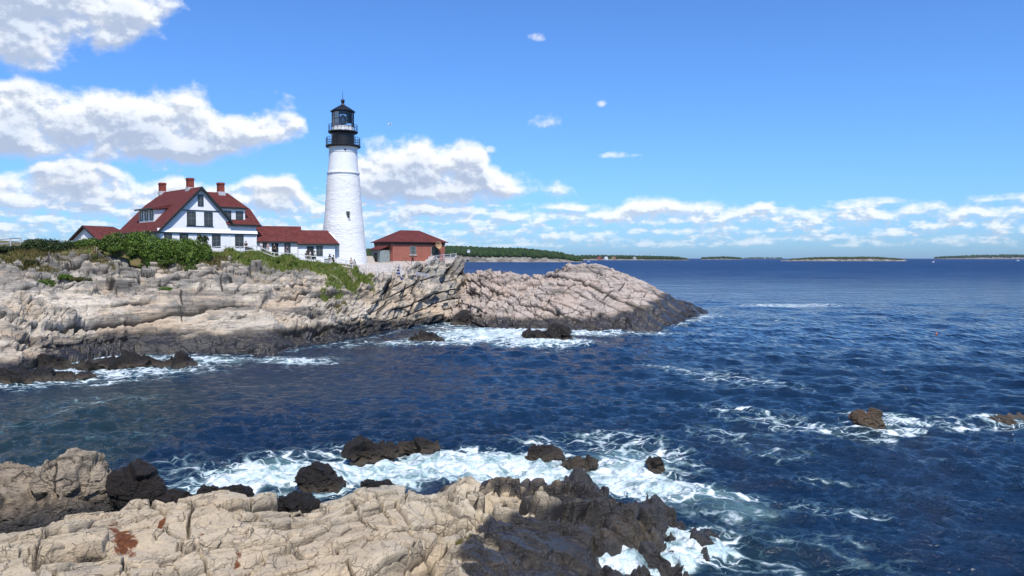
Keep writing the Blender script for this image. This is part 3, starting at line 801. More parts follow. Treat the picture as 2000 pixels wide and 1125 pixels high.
# ================================================================ sea
def sea_material():
    m, nt, bs = new_mat('sea_water'); g = NT(nt)
    geo = g.n('ShaderNodeNewGeometry'); P = geo.outputs['Position']
    foam = g.attr('foam'); shal = g.attr('shallow'); ker = g.attr('churn')
    big = g.noise(g.mapping(P, (0.012,0.03,1)), 1.0, 4.0, 0.55)
    deep = g.mix(g.ramp(big, 0.35, 0.65), (0.004,0.0145,0.035), (0.006,0.023,0.052))
    col = g.mix(shal, deep, (0.013,0.028,0.030))
    col = g.mix(ker, col, (0.24,0.42,0.40))
    # lace of foam: edges of stretched, warped cells + clots
    wv = g.n('ShaderNodeTexNoise'); g.l(P, wv.inputs['Vector']); wv.inputs['Scale'].default_value = 0.55; wv.inputs['Detail'].default_value = 5.0
    Pw = g.vmath('ADD', P, g.vmath('SCALE', g.vmath('SUBTRACT', wv.outputs['Color'], (0.5,0.5,0.5)), scale=2.6))
    def lace(scale, rot):
        v = g.n('ShaderNodeTexVoronoi', feature='DISTANCE_TO_EDGE', voronoi_dimensions='2D')
        g.l(g.mapping(Pw, (0.6,1.1,1), (0,0,rot)), v.inputs['Vector']); v.inputs['Scale'].default_value = scale
        return v.outputs['Distance']
    l1 = lace(0.62, 0.15); l2 = lace(1.7, -0.1)
    n1 = g.noise(g.mapping(Pw, (0.7,1.5,1), (0,0,0.1)), 0.9, 6.0, 0.65)
    n2 = g.noise(g.mapping(P, (0.8,1.4,1)), 3.2, 4.0, 0.6)
    web = g.math('MAXIMUM', g.ramp(l1, 0.16, 0.0), g.math('MULTIPLY', g.ramp(l2, 0.14, 0.0), 0.8))
    val = g.math('ADD', g.math('MULTIPLY', web, 0.36), g.math('ADD', g.math('MULTIPLY', n1, 0.75), g.math('MULTIPLY', n2, 0.28)))
    thr = g.lin(foam, 0.0, 1.0, 1.14, 0.37)
    ex = g.math('SUBTRACT', val, thr)
    gate = g.ramp(foam, 0.02, 0.14)
    f = g.math('MULTIPLY', g.ramp(ex, -0.04, 0.26), gate)
    milk = g.math('MULTIPLY', g.ramp(ex, -0.26, 0.16), gate)
    col = g.mix(g.math('MULTIPLY', milk, g.lin(ker, 0, 1, 0.45, 0.95)), col, (0.17,0.30,0.31))
    fcol = g.mix(g.ramp(g.math('ADD', g.math('MULTIPLY', n1, 0.6), g.math('MULTIPLY', n2, 0.4)), 0.40, 0.60), (0.40,0.53,0.52), (0.74,0.77,0.78))
    # scattered small whitecaps far out
    sy = g.n('ShaderNodeSeparateXYZ'); g.l(P, sy.inputs[0])
    g.l(g.mix(f, col, fcol), bs.inputs['Base Color'])
    rw = g.math('MAXIMUM', g.ramp(sy.outputs[1], 30.0, 900.0, 0.08, 0.26), g.lin(f, 0, 1, 0.0, 0.75))
    g.l(rw, bs.inputs['Roughness'])
    bs.inputs['IOR'].default_value = 1.333
    # wind streaks: ruffled water reflects less of the low sky than the slicks between
    st1 = g.noise(g.mapping(P, (0.02,0.11,1), (0,0,0.04)), 1.0, 7.0, 0.72, 0.4)
    st2 = g.noise(g.mapping(P, (0.10,0.45,1), (0,0,0.08)), 1.0, 5.0, 0.7)
    stv = g.math('ADD', g.math('MULTIPLY', st1, 0.55), g.math('MULTIPLY', st2, 0.45))
    strk = g.math('ADD', 1.0, g.math('MULTIPLY', g.ramp(sy.outputs[1], 60.0, 220.0), g.lin(stv, 0.38, 0.62, -0.75, 0.75)))
    g.l(g.math('MULTIPLY', g.lin(f, 0, 1, 1.0, 0.3), g.math('MULTIPLY', g.ramp(sy.outputs[1], 40.0, 500.0, 0.42, 0.15), strk)), bs.inputs['Specular IOR Level'])
    b2 = g.noise(g.mapping(P, (0.9,1.3,1), (0,0,-0.3)), 1.7, 4.0, 0.6)
    b3 = g.noise(g.mapping(P, (0.9,1.5,1), (0,0,0.1)), 6.5, 3.0, 0.55)
    bm = g.noise(g.mapping(P, (1.15,0.40,1), (0,0,0.22)), 0.95, 2.5, 0.55)
    bf = g.noise(g.mapping(P, (0.42,0.085,1), (0,0,0.12)), 0.8, 3.0, 0.6)
    D_ = sy.outputs[1]
    wn_ = g.ramp(D_, 110.0, 45.0); wm_ = g.math('MULTIPLY', g.ramp(D_, 35.0, 90.0), g.ramp(D_, 420.0, 170.0)); wf_ = g.ramp(D_, 120.0, 350.0)
    h = g.math('ADD', g.math('MULTIPLY', b2, g.math('MULTIPLY', wn_, 0.8)), g.math('MULTIPLY', b3, g.math('MULTIPLY', wn_, 0.16)))
    h = g.math('ADD', h, g.math('ADD', g.math('MULTIPLY', bm, g.math('MULTIPLY', wm_, 1.7)), g.math('MULTIPLY', bf, g.math('MULTIPLY', wf_, 6.0))))
    h = g.math('ADD', h, g.math('MULTIPLY', f, 0.12))
    wind = g.noise(g.mapping(P, (0.006,0.02,1), (0,0,0.05)), 1.0, 4.0, 0.6)
    bp = g.n('ShaderNodeBump'); g.l(h, bp.inputs['Height']); bp.inputs['Distance'].default_value = 0.55
    g.l(g.ramp(wind, 0.35, 0.65, 0.62, 1.0), bp.inputs['Strength'])
    g.l(bp.outputs[0], bs.inputs['Normal'])
    # unresolved steep wavelets far out show the deep water itself rather than the low sky
    df = g.n('ShaderNodeBsdfDiffuse'); g.l(bp.outputs[0], df.inputs['Normal'])
    g.l(g.mix(f, g.mix(g.ramp(stv, 0.36, 0.62), (0.010,0.036,0.110), (0.018,0.060,0.165)), fcol), df.inputs['Color'])
    mxs = g.n('ShaderNodeMixShader')
    g.l(g.math('SUBTRACT', g.ramp(D_, 70.0, 450.0, 0.0, 0.74), g.math('MULTIPLY', g.ramp(D_, 70.0, 300.0), g.lin(stv, 0.38, 0.62, -0.18, 0.18)), clamp=True), mxs.inputs[0])
    g.l(bs.outputs[0], mxs.inputs[1]); g.l(df.outputs[0], mxs.inputs[2])
    g.l(mxs.outputs[0], nt.nodes['Material Output'].inputs[0])
    return m
M_sea = sea_material()

rr = [11.0]
while rr[-1] < 14000:
    D = rr[-1]
    rr.append(D + max(0.055, D*D/7880*0.42, 0))
rr = np.array(rr)
aa = np.linspace(math.radians(-47), math.radians(47), 1050)
R_, A_ = np.meshgrid(rr, aa, indexing='ij')
X = (R_*np.sin(A_)).astype(np.float64); Y = R_*np.cos(A_)
Z = np.zeros_like(X); DX = np.zeros_like(X); DY = np.zeros_like(X)
wr = np.random.default_rng(5)
dr = np.gradient(rr)[:, None]
step = np.maximum(dr, R_*(aa[1]-aa[0]))
NW = 140
lam = np.exp(wr.uniform(math.log(0.35), math.log(13.0), NW))
for L in lam:
    th = math.radians(250) + wr.normal(0, 0.7)           # waves run in towards the left shore
    k = 2*math.pi/L; kx, ky = k*math.cos(th), k*math.sin(th)
    amp = 0.0088*L**0.68*(1.0 if L < 5 else 0.55)*wr.uniform(.5,1.2)
    fade = np.clip((L/step - 2.5)/3.0, 0, 1)
    rmax = fade[:, 0] > 0
    n = int(rmax.sum())
    if n == 0: continue
    ph = kx*X[:n] + ky*Y[:n] + wr.uniform(0, 6.28)
    s_, c_ = np.sin(ph), np.cos(ph)
    a = amp*fade[:n]
    Z[:n] += a*c_; DX[:n] -= a*0.8*math.cos(th)*s_; DY[:n] -= a*0.8*math.sin(th)*s_
# gustiness: groups of higher and lower waves
Pw = np.stack([X, Y, 0*X], -1).reshape(-1, 3).astype(np.float32)
gust = (1 + 0.30*fbm(Pw/np.array([18,11,1],np.float32), 2, 900)).reshape(X.shape)
GX, GY = pix(X, Y, 0*X)
# sheltered cove is calmer
calm = np.clip(1.25 - np.sqrt(((GX-420)/560)**2 + ((GY-735)/75)**2), 0, 1)
mult = gust*(1-0.45*sstep(0,.7,calm))
Z *= mult; DX *= mult; DY *= mult
def ell(x, y, a, b, rot=0.0, p=1.0):
    u = (GX-x)*math.cos(rot)+(GY-y)*math.sin(rot); v = -(GX-x)*math.sin(rot)+(GY-y)*math.cos(rot)
    return np.clip(1 - ((u/a)**2 + (v/b)**2), 0, 1)*p
FO = [  # foam density: x, y, half width, half height, rotation, amount (places measured on the water plane)
 (620,935,150,48,-0.1,1.0),(480,945,190,40,-0.12,.95),(380,960,90,26,0,.85),(760,925,170,45,-.05,1.0),(900,915,180,42,0,1.1),(1040,925,170,44,.02,1.05),(1180,935,150,40,.08,.95),(560,905,190,38,-.12,.62),(380,915,110,30,-.1,.42),
 (1260,890,150,40,.15,.60),(1200,860,120,26,.05,.54),(1080,870,120,22,0,.5),(1380,962,130,26,.2,.62),(1290,955,120,34,.1,.95),(1470,975,80,16,.1,.52),(1220,930,120,40,.05,1.0),(700,880,160,22,0,.42),
 (1400,1005,150,34,.1,.42),(1620,995,140,20,.12,.46),(1560,1060,190,34,.05,.34),(1300,1090,140,52,-.2,1.1),(1200,1110,110,36,-.3,1.15),(1390,1075,90,40,.2,.75),(1180,1125,100,40,0,1.1),(1480,1105,150,34,.1,.40),(1700,1110,150,22,0,.28),
 (1500,820,170,22,.2,.5),(1620,838,140,14,.2,.56),(1760,822,80,13,.1,.85),(1760,845,60,10,0,.8),(1720,858,40,9,0,.75),(1870,830,90,20,.1,.5),(1420,850,120,22,.15,.46),(1660,806,80,6,.05,.6),(1950,830,90,14,0,.5),
 (1400,735,170,15,.16,.50),(1300,718,70,9,.1,.5),(1530,752,80,10,.15,.44),
 (950,655,150,17,0,.95),(880,665,110,12,0,.8),(1060,668,130,12,0,.9),(1150,648,100,10,0,.85),(780,672,60,7,0,.7),(1270,652,90,6,0,.6),(880,640,60,9,0,.6),(1000,648,110,10,0,1.0),(700,672,50,6,-.15,.55),
 (1370,618,55,9,0,.62),(1345,628,60,7,-.2,.6),(1545,597,140,5,0,.72),(1450,598,60,3,0,.6),(1530,622,60,8,0,.40),
 (400,703,80,8,0,.75),(575,705,105,9,.03,.78),(480,700,70,5,0,.55),(330,696,60,5,0,.6),(640,700,50,5,0,.45),
 (160,735,100,8,-.12,.58),(220,748,110,5,-.1,.58),(90,752,90,6,-.15,.55),(110,725,70,6,0,.5),(280,742,80,4,0,.45),
 (150,790,120,16,-.15,.34),(280,780,90,10,-.1,.34),(60,830,120,12,-.1,.25),(250,850,150,10,0,.25),
 (1530,890,100,14,.1,.40),(1600,940,100,10,.1,.38),(1850,900,120,8,0,.2)]
foam = np.zeros_like(X)
for e in FO:
    foam = np.maximum(foam, np.sqrt(ell(*e[:5]))*e[5])
# foam collects where the sea meets rock: nearness to boulders
churn = np.maximum.reduce([ell(560,930,120,24,-.1,.6), ell(930,910,160,26,0,.65), ell(1060,935,170,26,0,.5), ell(1350,965,140,26,.1,.4), ell(1230,900,120,22,0,.35), ell(900,655,110,10,0,.35), ell(430,703,70,6,0,.3), ell(760,930,140,26,0,.5), ell(1290,1085,110,34,0,.3),ell(1450,1000,100,20,.1,.25)])
for o in BOULD:
    r = max(o.dimensions.x, o.dimensions.y)*0.62
    bx, by = o.location.x, o.location.y
    dd = np.sqrt((X-bx)**2 + ((Y-by)*1.15)**2)
    on = 1 if by > 24 else 0
    foam = np.maximum(foam, 0.72*on*np.clip(1 - (dd-r*0.75)/(0.8*r), 0, 1)*(dd > 0))
# thin, ragged fringe along both shores
for (xs, ys) in (([0,100,180,330,480,560,640,720,790,860,905],[752,712,690,690,692,684,672,657,642,629,622]), ([890,950,1020,1080,1180,1280,1320,1372],[632,642,646,649,649,647,636,612])):
    sy_ = np.interp(GX, xs, ys)
    band = np.clip(1-np.abs(GY-sy_-3)/7.0, 0, 1)*((GX > xs[0]-5)&(GX < xs[-1]+8))
    foam = np.maximum(foam, band*0.5)
shal = np.clip(ell(120,830,330,95,-.1,1.2) + ell(60,900,240,70,0,.9) + ell(400,760,330,40,0,.35) + ell(1430,1090,240,70,0,.55) + ell(1420,1000,200,50,0,.35) + ell(1700,840,120,40,0,.5), 0, 1)
# surf thrown up against the shelf: the water itself stands higher and rougher there
boil = np.maximum.reduce([ell(1220,1098,130,52,-.15), ell(1320,1085,95,40,0), ell(900,925,260,40,0,.6), ell(600,935,180,40,0,.6), ell(1170,1050,60,40,-.5,.8)])
tb = fbm(np.stack([X*1.1, Y*1.1, 0*X], -1).reshape(-1,3).astype(np.float32), 4, 950).reshape(X.shape)
Z += np.sqrt(boil)*(0.22 + 0.42*tb)*np.where(GX > 1090, 1.25, 0.75)*(GY > 850)
fz = fbm(np.stack([X*1.6, Y*2.4, 0*X], -1).reshape(-1,3).astype(np.float32), 4, 960).reshape(X.shape)
Z += np.clip(foam,0,1)**1.5*(0.08+0.30*fz)*(R_ < 130)
SEA_V = np.stack([X+DX, Y+DY, Z], -1).reshape(-1, 3)
me = np_mesh('sea', SEA_V, grid_faces(*X.shape, flip=True))
add_attr(me, 'foam', np.clip(foam*1.1,0,1.15)); add_attr(me, 'shallow', shal); add_attr(me, 'churn', np.clip(churn,0,1))
sea = link_mesh('sea', me, M_sea, smooth=True); tag(sea, kind='structure')
# ================================================================ plain materials
def paint(name, colr, rough=0.6, spec=0.4, var=0.10, scale=1.5, bumpy=0.0, bscale=6.0, clap=0.0, metal=0.0):
    m, nt, bs = new_mat(name); g = NT(nt)
    tcn = g.n('ShaderNodeTexCoord'); P = tcn.outputs['Object']
    n = g.noise(P, scale, 5.0, 0.65)
    col = g.mix(g.ramp(n, 0.35, 0.7), tuple(c_*(1-var) for c_ in colr), tuple(min(1, c_*(1+var)) for c_ in colr))
    g.l(col, bs.inputs['Base Color']); bs.inputs['Roughness'].default_value = rough
    bs.inputs['Specular IOR Level'].default_value = spec; bs.inputs['Metallic'].default_value = metal
    if clap > 0:       # clapboards: a saw-tooth in height
        s = g.n('ShaderNodeSeparateXYZ'); g.l(P, s.inputs[0])
        f = g.math('FRACT', g.math('MULTIPLY', s.outputs[2], 1.0/clap))
        g.l(g.bump(g.math('SUBTRACT', 1.0, f), 1.0, 0.03), bs.inputs['Normal'])
    elif bumpy > 0:
        g.l(g.bump(g.noise(P, bscale, 5.0, 0.6), 0.8, bumpy), bs.inputs['Normal'])
    return m

def shingle_mat(name, c1, c2, course=0.2):
    m, nt, bs = new_mat(name); g = NT(nt)
    tcn = g.n('ShaderNodeTexCoord'); P = tcn.outputs['Object']
    s = g.n('ShaderNodeSeparateXYZ'); g.l(P, s.inputs[0])
    hz = g.math('MULTIPLY', s.outputs[2], 1.0/course)
    row = g.math('FLOOR', hz)
    cb = g.n('ShaderNodeCombineXYZ')
    g.l(g.math('ADD', g.math('MULTIPLY', g.math('ADD', s.outputs[0], s.outputs[1]), 3.2), g.math('MULTIPLY', row, 0.5)), cb.inputs[0]); g.l(row, cb.inputs[1])
    wn = g.n('ShaderNodeTexWhiteNoise', noise_dimensions='2D')
    fl = g.vmath('FLOOR', cb.outputs[0]); g.l(fl, wn.inputs['Vector'])
    col = g.mix(wn.outputs['Value'], c1, c2)
    col = g.mix(g.ramp(g.noise(P, 0.7, 5.0, 0.65), 0.4, 0.75, 0, 0.5), col, tuple(x*0.6 for x in c1))
    g.l(col, bs.inputs['Base Color']); bs.inputs['Roughness'].default_value = 0.9; bs.inputs['Specular IOR Level'].default_value = 0.2
    g.l(g.bump(g.math('SUBTRACT', 1.0, g.math('FRACT', hz)), 0.8, 0.03), bs.inputs['Normal'])
    return m

def stonework_mat():
    m, nt, bs = new_mat('whitewashed_rubble'); g = NT(nt)
    tcn = g.n('ShaderNodeTexCoord'); P = tcn.outputs['Object']
    wv = g.n('ShaderNodeTexNoise'); g.l(P, wv.inputs['Vector']); wv.inputs['Scale'].default_value = 1.6; wv.inputs['Detail'].default_value = 3.0
    Pw = g.vmath('ADD', P, g.vmath('SCALE', g.vmath('SUBTRACT', wv.outputs['Color'], (0.5,0.5,0.5)), scale=0.35))
    v = g.n('ShaderNodeTexVoronoi', feature='DISTANCE_TO_EDGE'); g.l(g.mapping(Pw, (1.15,1.15,2.9)), v.inputs['Vector']); v.inputs['Scale'].default_value = 1.0
    v2 = g.n('ShaderNodeTexVoronoi'); g.l(g.mapping(Pw, (1.15,1.15,2.9)), v2.inputs['Vector']); v2.inputs['Scale'].default_value = 1.0
    sc = g.n('ShaderNodeSeparateColor'); g.l(v2.outputs['Color'], sc.inputs[0])
    h = g.math('ADD', g.ramp(v.outputs['Distance'], 0.0, 0.22), g.math('MULTIPLY', sc.outputs[0], 0.8))
    h = g.math('ADD', h, g.math('MULTIPLY', g.noise(P, 5.0, 4.0, 0.6), 0.5))
    n = g.noise(P, 0.8, 5.0, 0.6)
    col = g.mix(g.ramp(n, 0.4, 0.7), (0.80,0.79,0.77), (0.74,0.73,0.70))
    col = g.mix(g.ramp(v.outputs['Distance'], 0.06, 0.0, 0.0, 0.2), col, (0.60,0.58,0.55))
    g.l(col, bs.inputs['Base Color']); bs.inputs['Roughness'].default_value = 0.75
    g.l(g.bump(h, 0.3, 0.035), bs.inputs['Normal'])
    return m

def brick_mat():
    m, nt, bs = new_mat('red_brick'); g = NT(nt)
    tcn = g.n('ShaderNodeTexCoord'); P = tcn.outputs['Object']
    s = g.n('ShaderNodeSeparateXYZ'); g.l(P, s.inputs[0])
    cb = g.n('ShaderNodeCombineXYZ'); g.l(g.math('ADD', s.outputs[0], s.outputs[1]), cb.inputs[0]); g.l(s.outputs[2], cb.inputs[1])
    b = g.n('ShaderNodeTexBrick'); g.l(cb.outputs[0], b.inputs['Vector'])
    b.inputs['Color1'].default_value = (0.40,0.10,0.060,1); b.inputs['Color2'].default_value = (0.32,0.078,0.050,1); b.inputs['Mortar'].default_value = (0.36,0.19,0.14,1)
    b.inputs['Scale'].default_value = 1.0; b.inputs['Mortar Size'].default_value = 0.012; b.inputs['Brick Width'].default_value = 0.26; b.inputs['Row Height'].default_value = 0.09
    col = g.mix(g.ramp(g.noise(P, 0.9, 4.0), 0.4, 0.7, 0, 0.35), b.outputs['Color'], (0.16,0.045,0.035))
    g.l(col, bs.inputs['Base Color']); bs.inputs['Roughness'].default_value = 0.88
    g.l(g.bump(b.outputs['Fac'], 0.4, -0.02), bs.inputs['Normal'])
    return m

def glass_mat():
    m, nt, bs = new_mat('window_glass')
    bs.inputs['Base Color'].default_value = (0.045,0.05,0.055,1); bs.inputs['Roughness'].default_value = 0.06
    bs.inputs['Specular IOR Level'].default_value = 0.6
    return m
def clear_glass():
    m, nt, bs = new_mat('lantern_glass'); g = NT(nt)
    bs.inputs['Base Color'].default_value = (0.9,0.95,0.97,1); bs.inputs['Roughness'].default_value = 0.02
    tr = g.n('ShaderNodeBsdfTransparent'); gl = g.n('ShaderNodeBsdfGlossy'); gl.inputs['Roughness'].default_value = 0.03
    mx = g.n('ShaderNodeMixShader'); fr = g.n('ShaderNodeFresnel'); fr.inputs[0].default_value = 1.5
    g.l(fr.outputs[0], mx.inputs[0]); g.l(tr.outputs[0], mx.inputs[1]); g.l(gl.outputs[0], mx.inputs[2])
    g.l(mx.outputs[0], nt.nodes['Material Output'].inputs[0])
    return m

M = dict(
 clap=paint('white_clapboard', (0.80,0.80,0.80), 0.6, 0.3, 0.03, 0.8, clap=0.16),
 trimw=paint('white_trim', (0.80,0.80,0.79), 0.5, 0.4, 0.03),
 green=paint('dark_green_trim', (0.018,0.026,0.024), 0.5, 0.4, 0.2),
 roof=shingle_mat('red_shingles', (0.150,0.040,0.034), (0.098,0.026,0.024)),
 brick=brick_mat(), stone=stonework_mat(), glass=glass_mat(), lglass=clear_glass(),
 plaster=paint('white_plaster', (0.80,0.80,0.79), 0.6, 0.3, 0.04, 1.2, 0.02, 3.0),
 black=paint('black_iron', (0.014,0.014,0.016), 0.42, 0.5, 0.3, 3.0),
 sash=paint('grey_sash', (0.16,0.18,0.18), 0.5, 0.4, 0.1),
 chim=paint('chimney_brick', (0.26,0.065,0.045), 0.85, 0.2, 0.25, 5.0, 0.02, 9.0),
 greyw=paint('grey_green_boards', (0.25,0.29,0.28), 0.7, 0.3, 0.12, 2.0),
 sill=paint('stone_sill', (0.52,0.47,0.42), 0.8, 0.3, 0.1),
 flash=paint('lead_flashing', (0.55,0.55,0.55), 0.5, 0.5, 0.1),
 fence=paint('weathered_white_rail', (0.62,0.61,0.58), 0.75, 0.3, 0.15, 3.0),
 steel=paint('galvanised_rail', (0.60,0.61,0.62), 0.45, 0.5, 0.1),
 wood=paint('bare_wood', (0.42,0.27,0.14), 0.75, 0.3, 0.2, 3.0),
 wallst=paint('grey_field_stone', (0.36,0.35,0.37), 0.9, 0.2, 0.4, 2.5, 0.06, 4.0),
 lens=paint('brass_and_glass_lens', (0.45,0.50,0.52), 0.15, 0.8, 0.2, 8.0),
 reflection_sheet=paint('white_reflection_sheet', (0.80,0.80,0.78), 0.8, 0.2, 0.05),  # white stands in for bright sky mirrored by the left lantern panes
)

def window(parent, axis, a0, a1, z0, z1, d, fw=0.10, cols=2, rows=2, frame='green', sill=False, name='window', bars='sash', out=-1):
    """axis 'x': wall faces -y at y=d, spans x=a0..a1.  axis 'y': wall faces -x at x=d, spans y=a0..a1"""
    def bx(mb, p0, p1, q0, q1, depth0, depth1):
        if axis == 'x': mb.box(p0, p1, d+out*depth1, d+out*depth0, q0, q1)
        else: mb.box(d+out*depth1, d+out*depth0, p0, p1, q0, q1)
    f = MB()
    bx(f, a0, a1, z1-fw, z1, -0.05, 0.06); bx(f, a0, a1, z0, z0+fw, -0.05, 0.06)
    bx(f, a0, a0+fw, z0+fw, z1-fw, -0.05, 0.06); bx(f, a1-fw, a1, z0+fw, z1-fw, -0.05, 0.06)
    o = f.build(name, M[frame], parent)
    p = MB(); bx(p, a0+fw, a1-fw, z0+fw, z1-fw, -0.02, 0.012); p.build('pane', M['glass'], o)
    b = MB(); A0, A1, B0, B1 = a0+fw, a1-fw, z0+fw, z1-fw
    for i in range(1, cols):
        x = A0+(A1-A0)*i/cols; bx(b, x-.018, x+.018, B0, B1, 0.012, 0.035)
    for i in range(1, rows):
        z = B0+(B1-B0)*i/rows; t = .03 if i*2 == rows else .016
        bx(b, A0, A1, z-t, z+t, 0.012, 0.04)
    if b.v: b.build('sash', M[bars], o)
    if sill:
        s = MB(); bx(s, a0-.12, a1+.12, z0-.14, z0, -0.05, 0.12); s.build('sill', M['sill'], o)
    return o

def slab(pts, t):
    """roof plane: polygon with thickness t along its normal (downwards)"""
    p = [Vector(q) for q in pts]
    n = (p[1]-p[0]).cross(p[2]-p[0]).normalized()
    if n.z < 0: n = -n
    return MB().prism(p, -n*t)

# ================================================================ keeper's house
HS = 106.0/112.0
r_ = ray(308, 480); HX, HY = r_[0]*106.0/r_[1], 106.0
HB = 10.6                                   # ground under the house
house = empty('keepers_house', (HX, HY, HB), math.radians(45))
tag(house, 'white clapboard two-storey house with steep red roofs and three chimneys behind the hedge', 'house')
def hz(z): return 10+(z-10)*HS - HB         # measured heights -> local
def hu(u): return u*HS
ZA, ZL, ZR, ZE = hz(20.5), hz(13.84), hz(15.5), hz(15.12)
uA, uL, uR, uC, uE = hu(6.32), hu(-.04), hu(10.96), hu(10.6), hu(15.0)
LA = 15.2
uw0 = uL+0.32
# walls: gable wing + right wing
mb = MB()
sl = (ZA-ZL)/(uA-uL); sr = (ZA-ZR)/(uR-uA)
mb.prism([(uw0,0,-.6),(uC,0,-.6),(uC,0,ZA-sr*(uC-uA)-.25),(uA,0,ZA-.25),(uw0,0,ZL+sl*(uw0-uL)-.25)], (0,LA-.5,0))
mb.box(uC+.003, uE-.02, .003, 8.6, -.6, ZE-.02)
mb.build('wall', M['clap'], house)
# main roof
ov = -0.42
roof = slab([(uL,ov,ZL),(uA,ov,ZA),(uA,LA-2.2,ZA),(uA-1.9,LA+.3,ZA-1.9*sl),(uL,LA+.5,ZL)], .16)
b2 = slab([(uA,ov,ZA),(uR+.02,ov,ZR),(uR+.02,LA+.5,ZR),(uA+1.9,LA+.3,ZA-1.9*sr),(uA,LA-2.2,ZA)], .16); roof.add(b2.v, b2.f)
b2 = slab([(uA,LA-2.2,ZA-.005),(uA-1.9,LA+.3,ZA-1.9*sl-.005),(uA+1.9,LA+.3,ZA-1.9*sr-.005)], .16); roof.add(b2.v, b2.f)
zR2, vR2 = hz(20.2), 4.4
f1 = [(uA+.4,vR2,zR2),(hu(10.3),-.34,ZE),(hu(15.6),-.34,ZE),(hu(15.1),2.0,ZE+(zR2-ZE)*.5),(hu(12.6),vR2,zR2)]
f2 = [(hu(12.6),vR2,zR2),(hu(15.1),2.0,ZE+(zR2-ZE)*.5),(hu(15.6),-.34,ZE),(hu(15.6),9.1,ZE),(hu(15.1),6.8,ZE+(zR2-ZE)*.5)]
f3 = [(uA+.4,vR2,zR2),(hu(12.6),vR2,zR2),(hu(15.1),6.8,ZE+(zR2-ZE)*.5),(hu(15.6),9.1,ZE),(hu(10.3),9.1,ZE)]
for q in (f1, f2, f3):
    b2 = slab(q, .14); roof.add(b2.v, b2.f)
ro = roof.build('roof', M['roof'], house)
# chimneys
def chimney(x, y, z0, z1, w=.82):
    c_ = MB().box(x-w/2, x+w/2, y-w/2, y+w/2, z0, z1-.28).box(x-w/2-.07, x+w/2+.07, y-w/2-.07, y+w/2+.07, z1-.277, z1-.10).box(x-w/2, x+w/2, y-w/2, y+w/2, z1-.097, z1)
    o = c_.build('chimney', M['chim'], ro)
    fl = MB().box(x-w/2-.10, x+w/2+.10, y-w/2-.12, y+w/2+.1, z0, z0+.62); fl.build('flashing', M['flash'], o)
chimney(uA-.05, 13.4, ZA-.5, hz(22.0)); chimney(uA+.1, 3.75, ZA-.5, hz(22.05)); chimney(hu(11.55), vR2+.1, zR2-.5, hz(21.75))
# dark rake boards and eaves
tr = MB()
for s_, (ue, ze) in ((-1,(uL,ZL)), (1,(uR,ZR))):
    tr.prism([(uA,ov-.05,ZA+.03),(ue,ov-.05,ze+.03),(ue,ov-.05,ze-.36),(uA,ov-.05,ZA-.42)], (0,.045,0))
tr.box(uL-.06, uL-.003, ov, LA+.4, ZL-.26, ZL-.0)
tr.box(hu(10.6), hu(15.66), -.42, -.345, ZE-.24, ZE+.02)
tr.box(hu(15.605), hu(15.66), -.34, 9.0, ZE-.24, ZE+.02)
tr.build('rake_board', M['green'], house)
# belt courses
zt = hz(16.98); t = MB().box(hu(3.3), hu(9.1), -.06, -.003, zt-.09, zt+.05); t.build('belt_course', M['green'], house)
zs = hz(13.72); t = MB().box(uw0-.25, uE+.06, -.10, -.004, zs-.14, zs); t.build('belt_course', M['green'], house)
sk = MB().prism([(uw0-.3,-.004,zs+.52),(uw0-.3,-.26,zs+.005),(uw0-.3,-.004,zs+.005)], (uE+.08-uw0+.3,0,0)); sk.build('skirt_roof', M['trimw'], house)
MB().box(uC-.07, uC+.07, -.05, -.004, -.5, zs-.145).build('corner_board', M['trimw'], house); MB().box(uE-.10, uE+.02, -.05, -.004, -.5, zs-.145).build('corner_board', M['trimw'], house)
# windows on the front
window(house, 'x', hu(5.85), hu(6.70), hz(17.62), hz(19.35), 0, .09, 2, 2)
window(house, 'x', hu(4.2), hu(5.5), hz(14.75), hz(16.8), 0, .1, 2, 2)
window(house, 'x', hu(6.75), hu(8.05), hz(14.8), hz(16.8), 0, .1, 2, 2)
t = MB().box(hu(4.2)-.1, hu(8.05)+.1, -.07, -.003, hz(14.62), hz(14.74)); t.build('belt_course', M['green'], house)
for a, b_ in ((.9,2.0),(3.1,4.35),(7.9,9.2),(11.5,12.85)):
    window(house, 'x', hu(a), hu(b_), hz(11.6), hz(13.5), 0, .1, 2, 2)
# right dormer (shed roof)
dv = .35
dm = MB().prism([(hu(9.5),dv,hz(15.5)),(hu(9.5),dv,hz(17.5)),(hu(9.5),dv+2.2,hz(17.62)),(hu(9.5),dv+2.2,hz(15.5))], (hu(13.35)-hu(9.5),0,0))
do = dm.build('dormer', M['trimw'], house)
b2 = MB().prism([(hu(9.3),dv-.3,hz(17.52)),(hu(9.3),dv-.3,hz(17.70)),(hu(9.3),dv+2.6,hz(18.05)),(hu(9.3),dv+2.6,hz(17.65))], (hu(13.6)-hu(9.3),0,0)); b2.build('dormer_roof', M['roof'], do)
b2 = MB().box(hu(9.3), hu(13.6), dv-.36, dv-.305, hz(17.50), hz(17.72)); b2.build('fascia', M['green'], do)
window(do, 'x', hu(10.05), hu(11.1), hz(15.85), hz(17.15), dv, .09, 1, 2)
window(do, 'x', hu(11.85), hu(13.0), hz(15.75), hz(17.15), dv, .09, 1, 2)
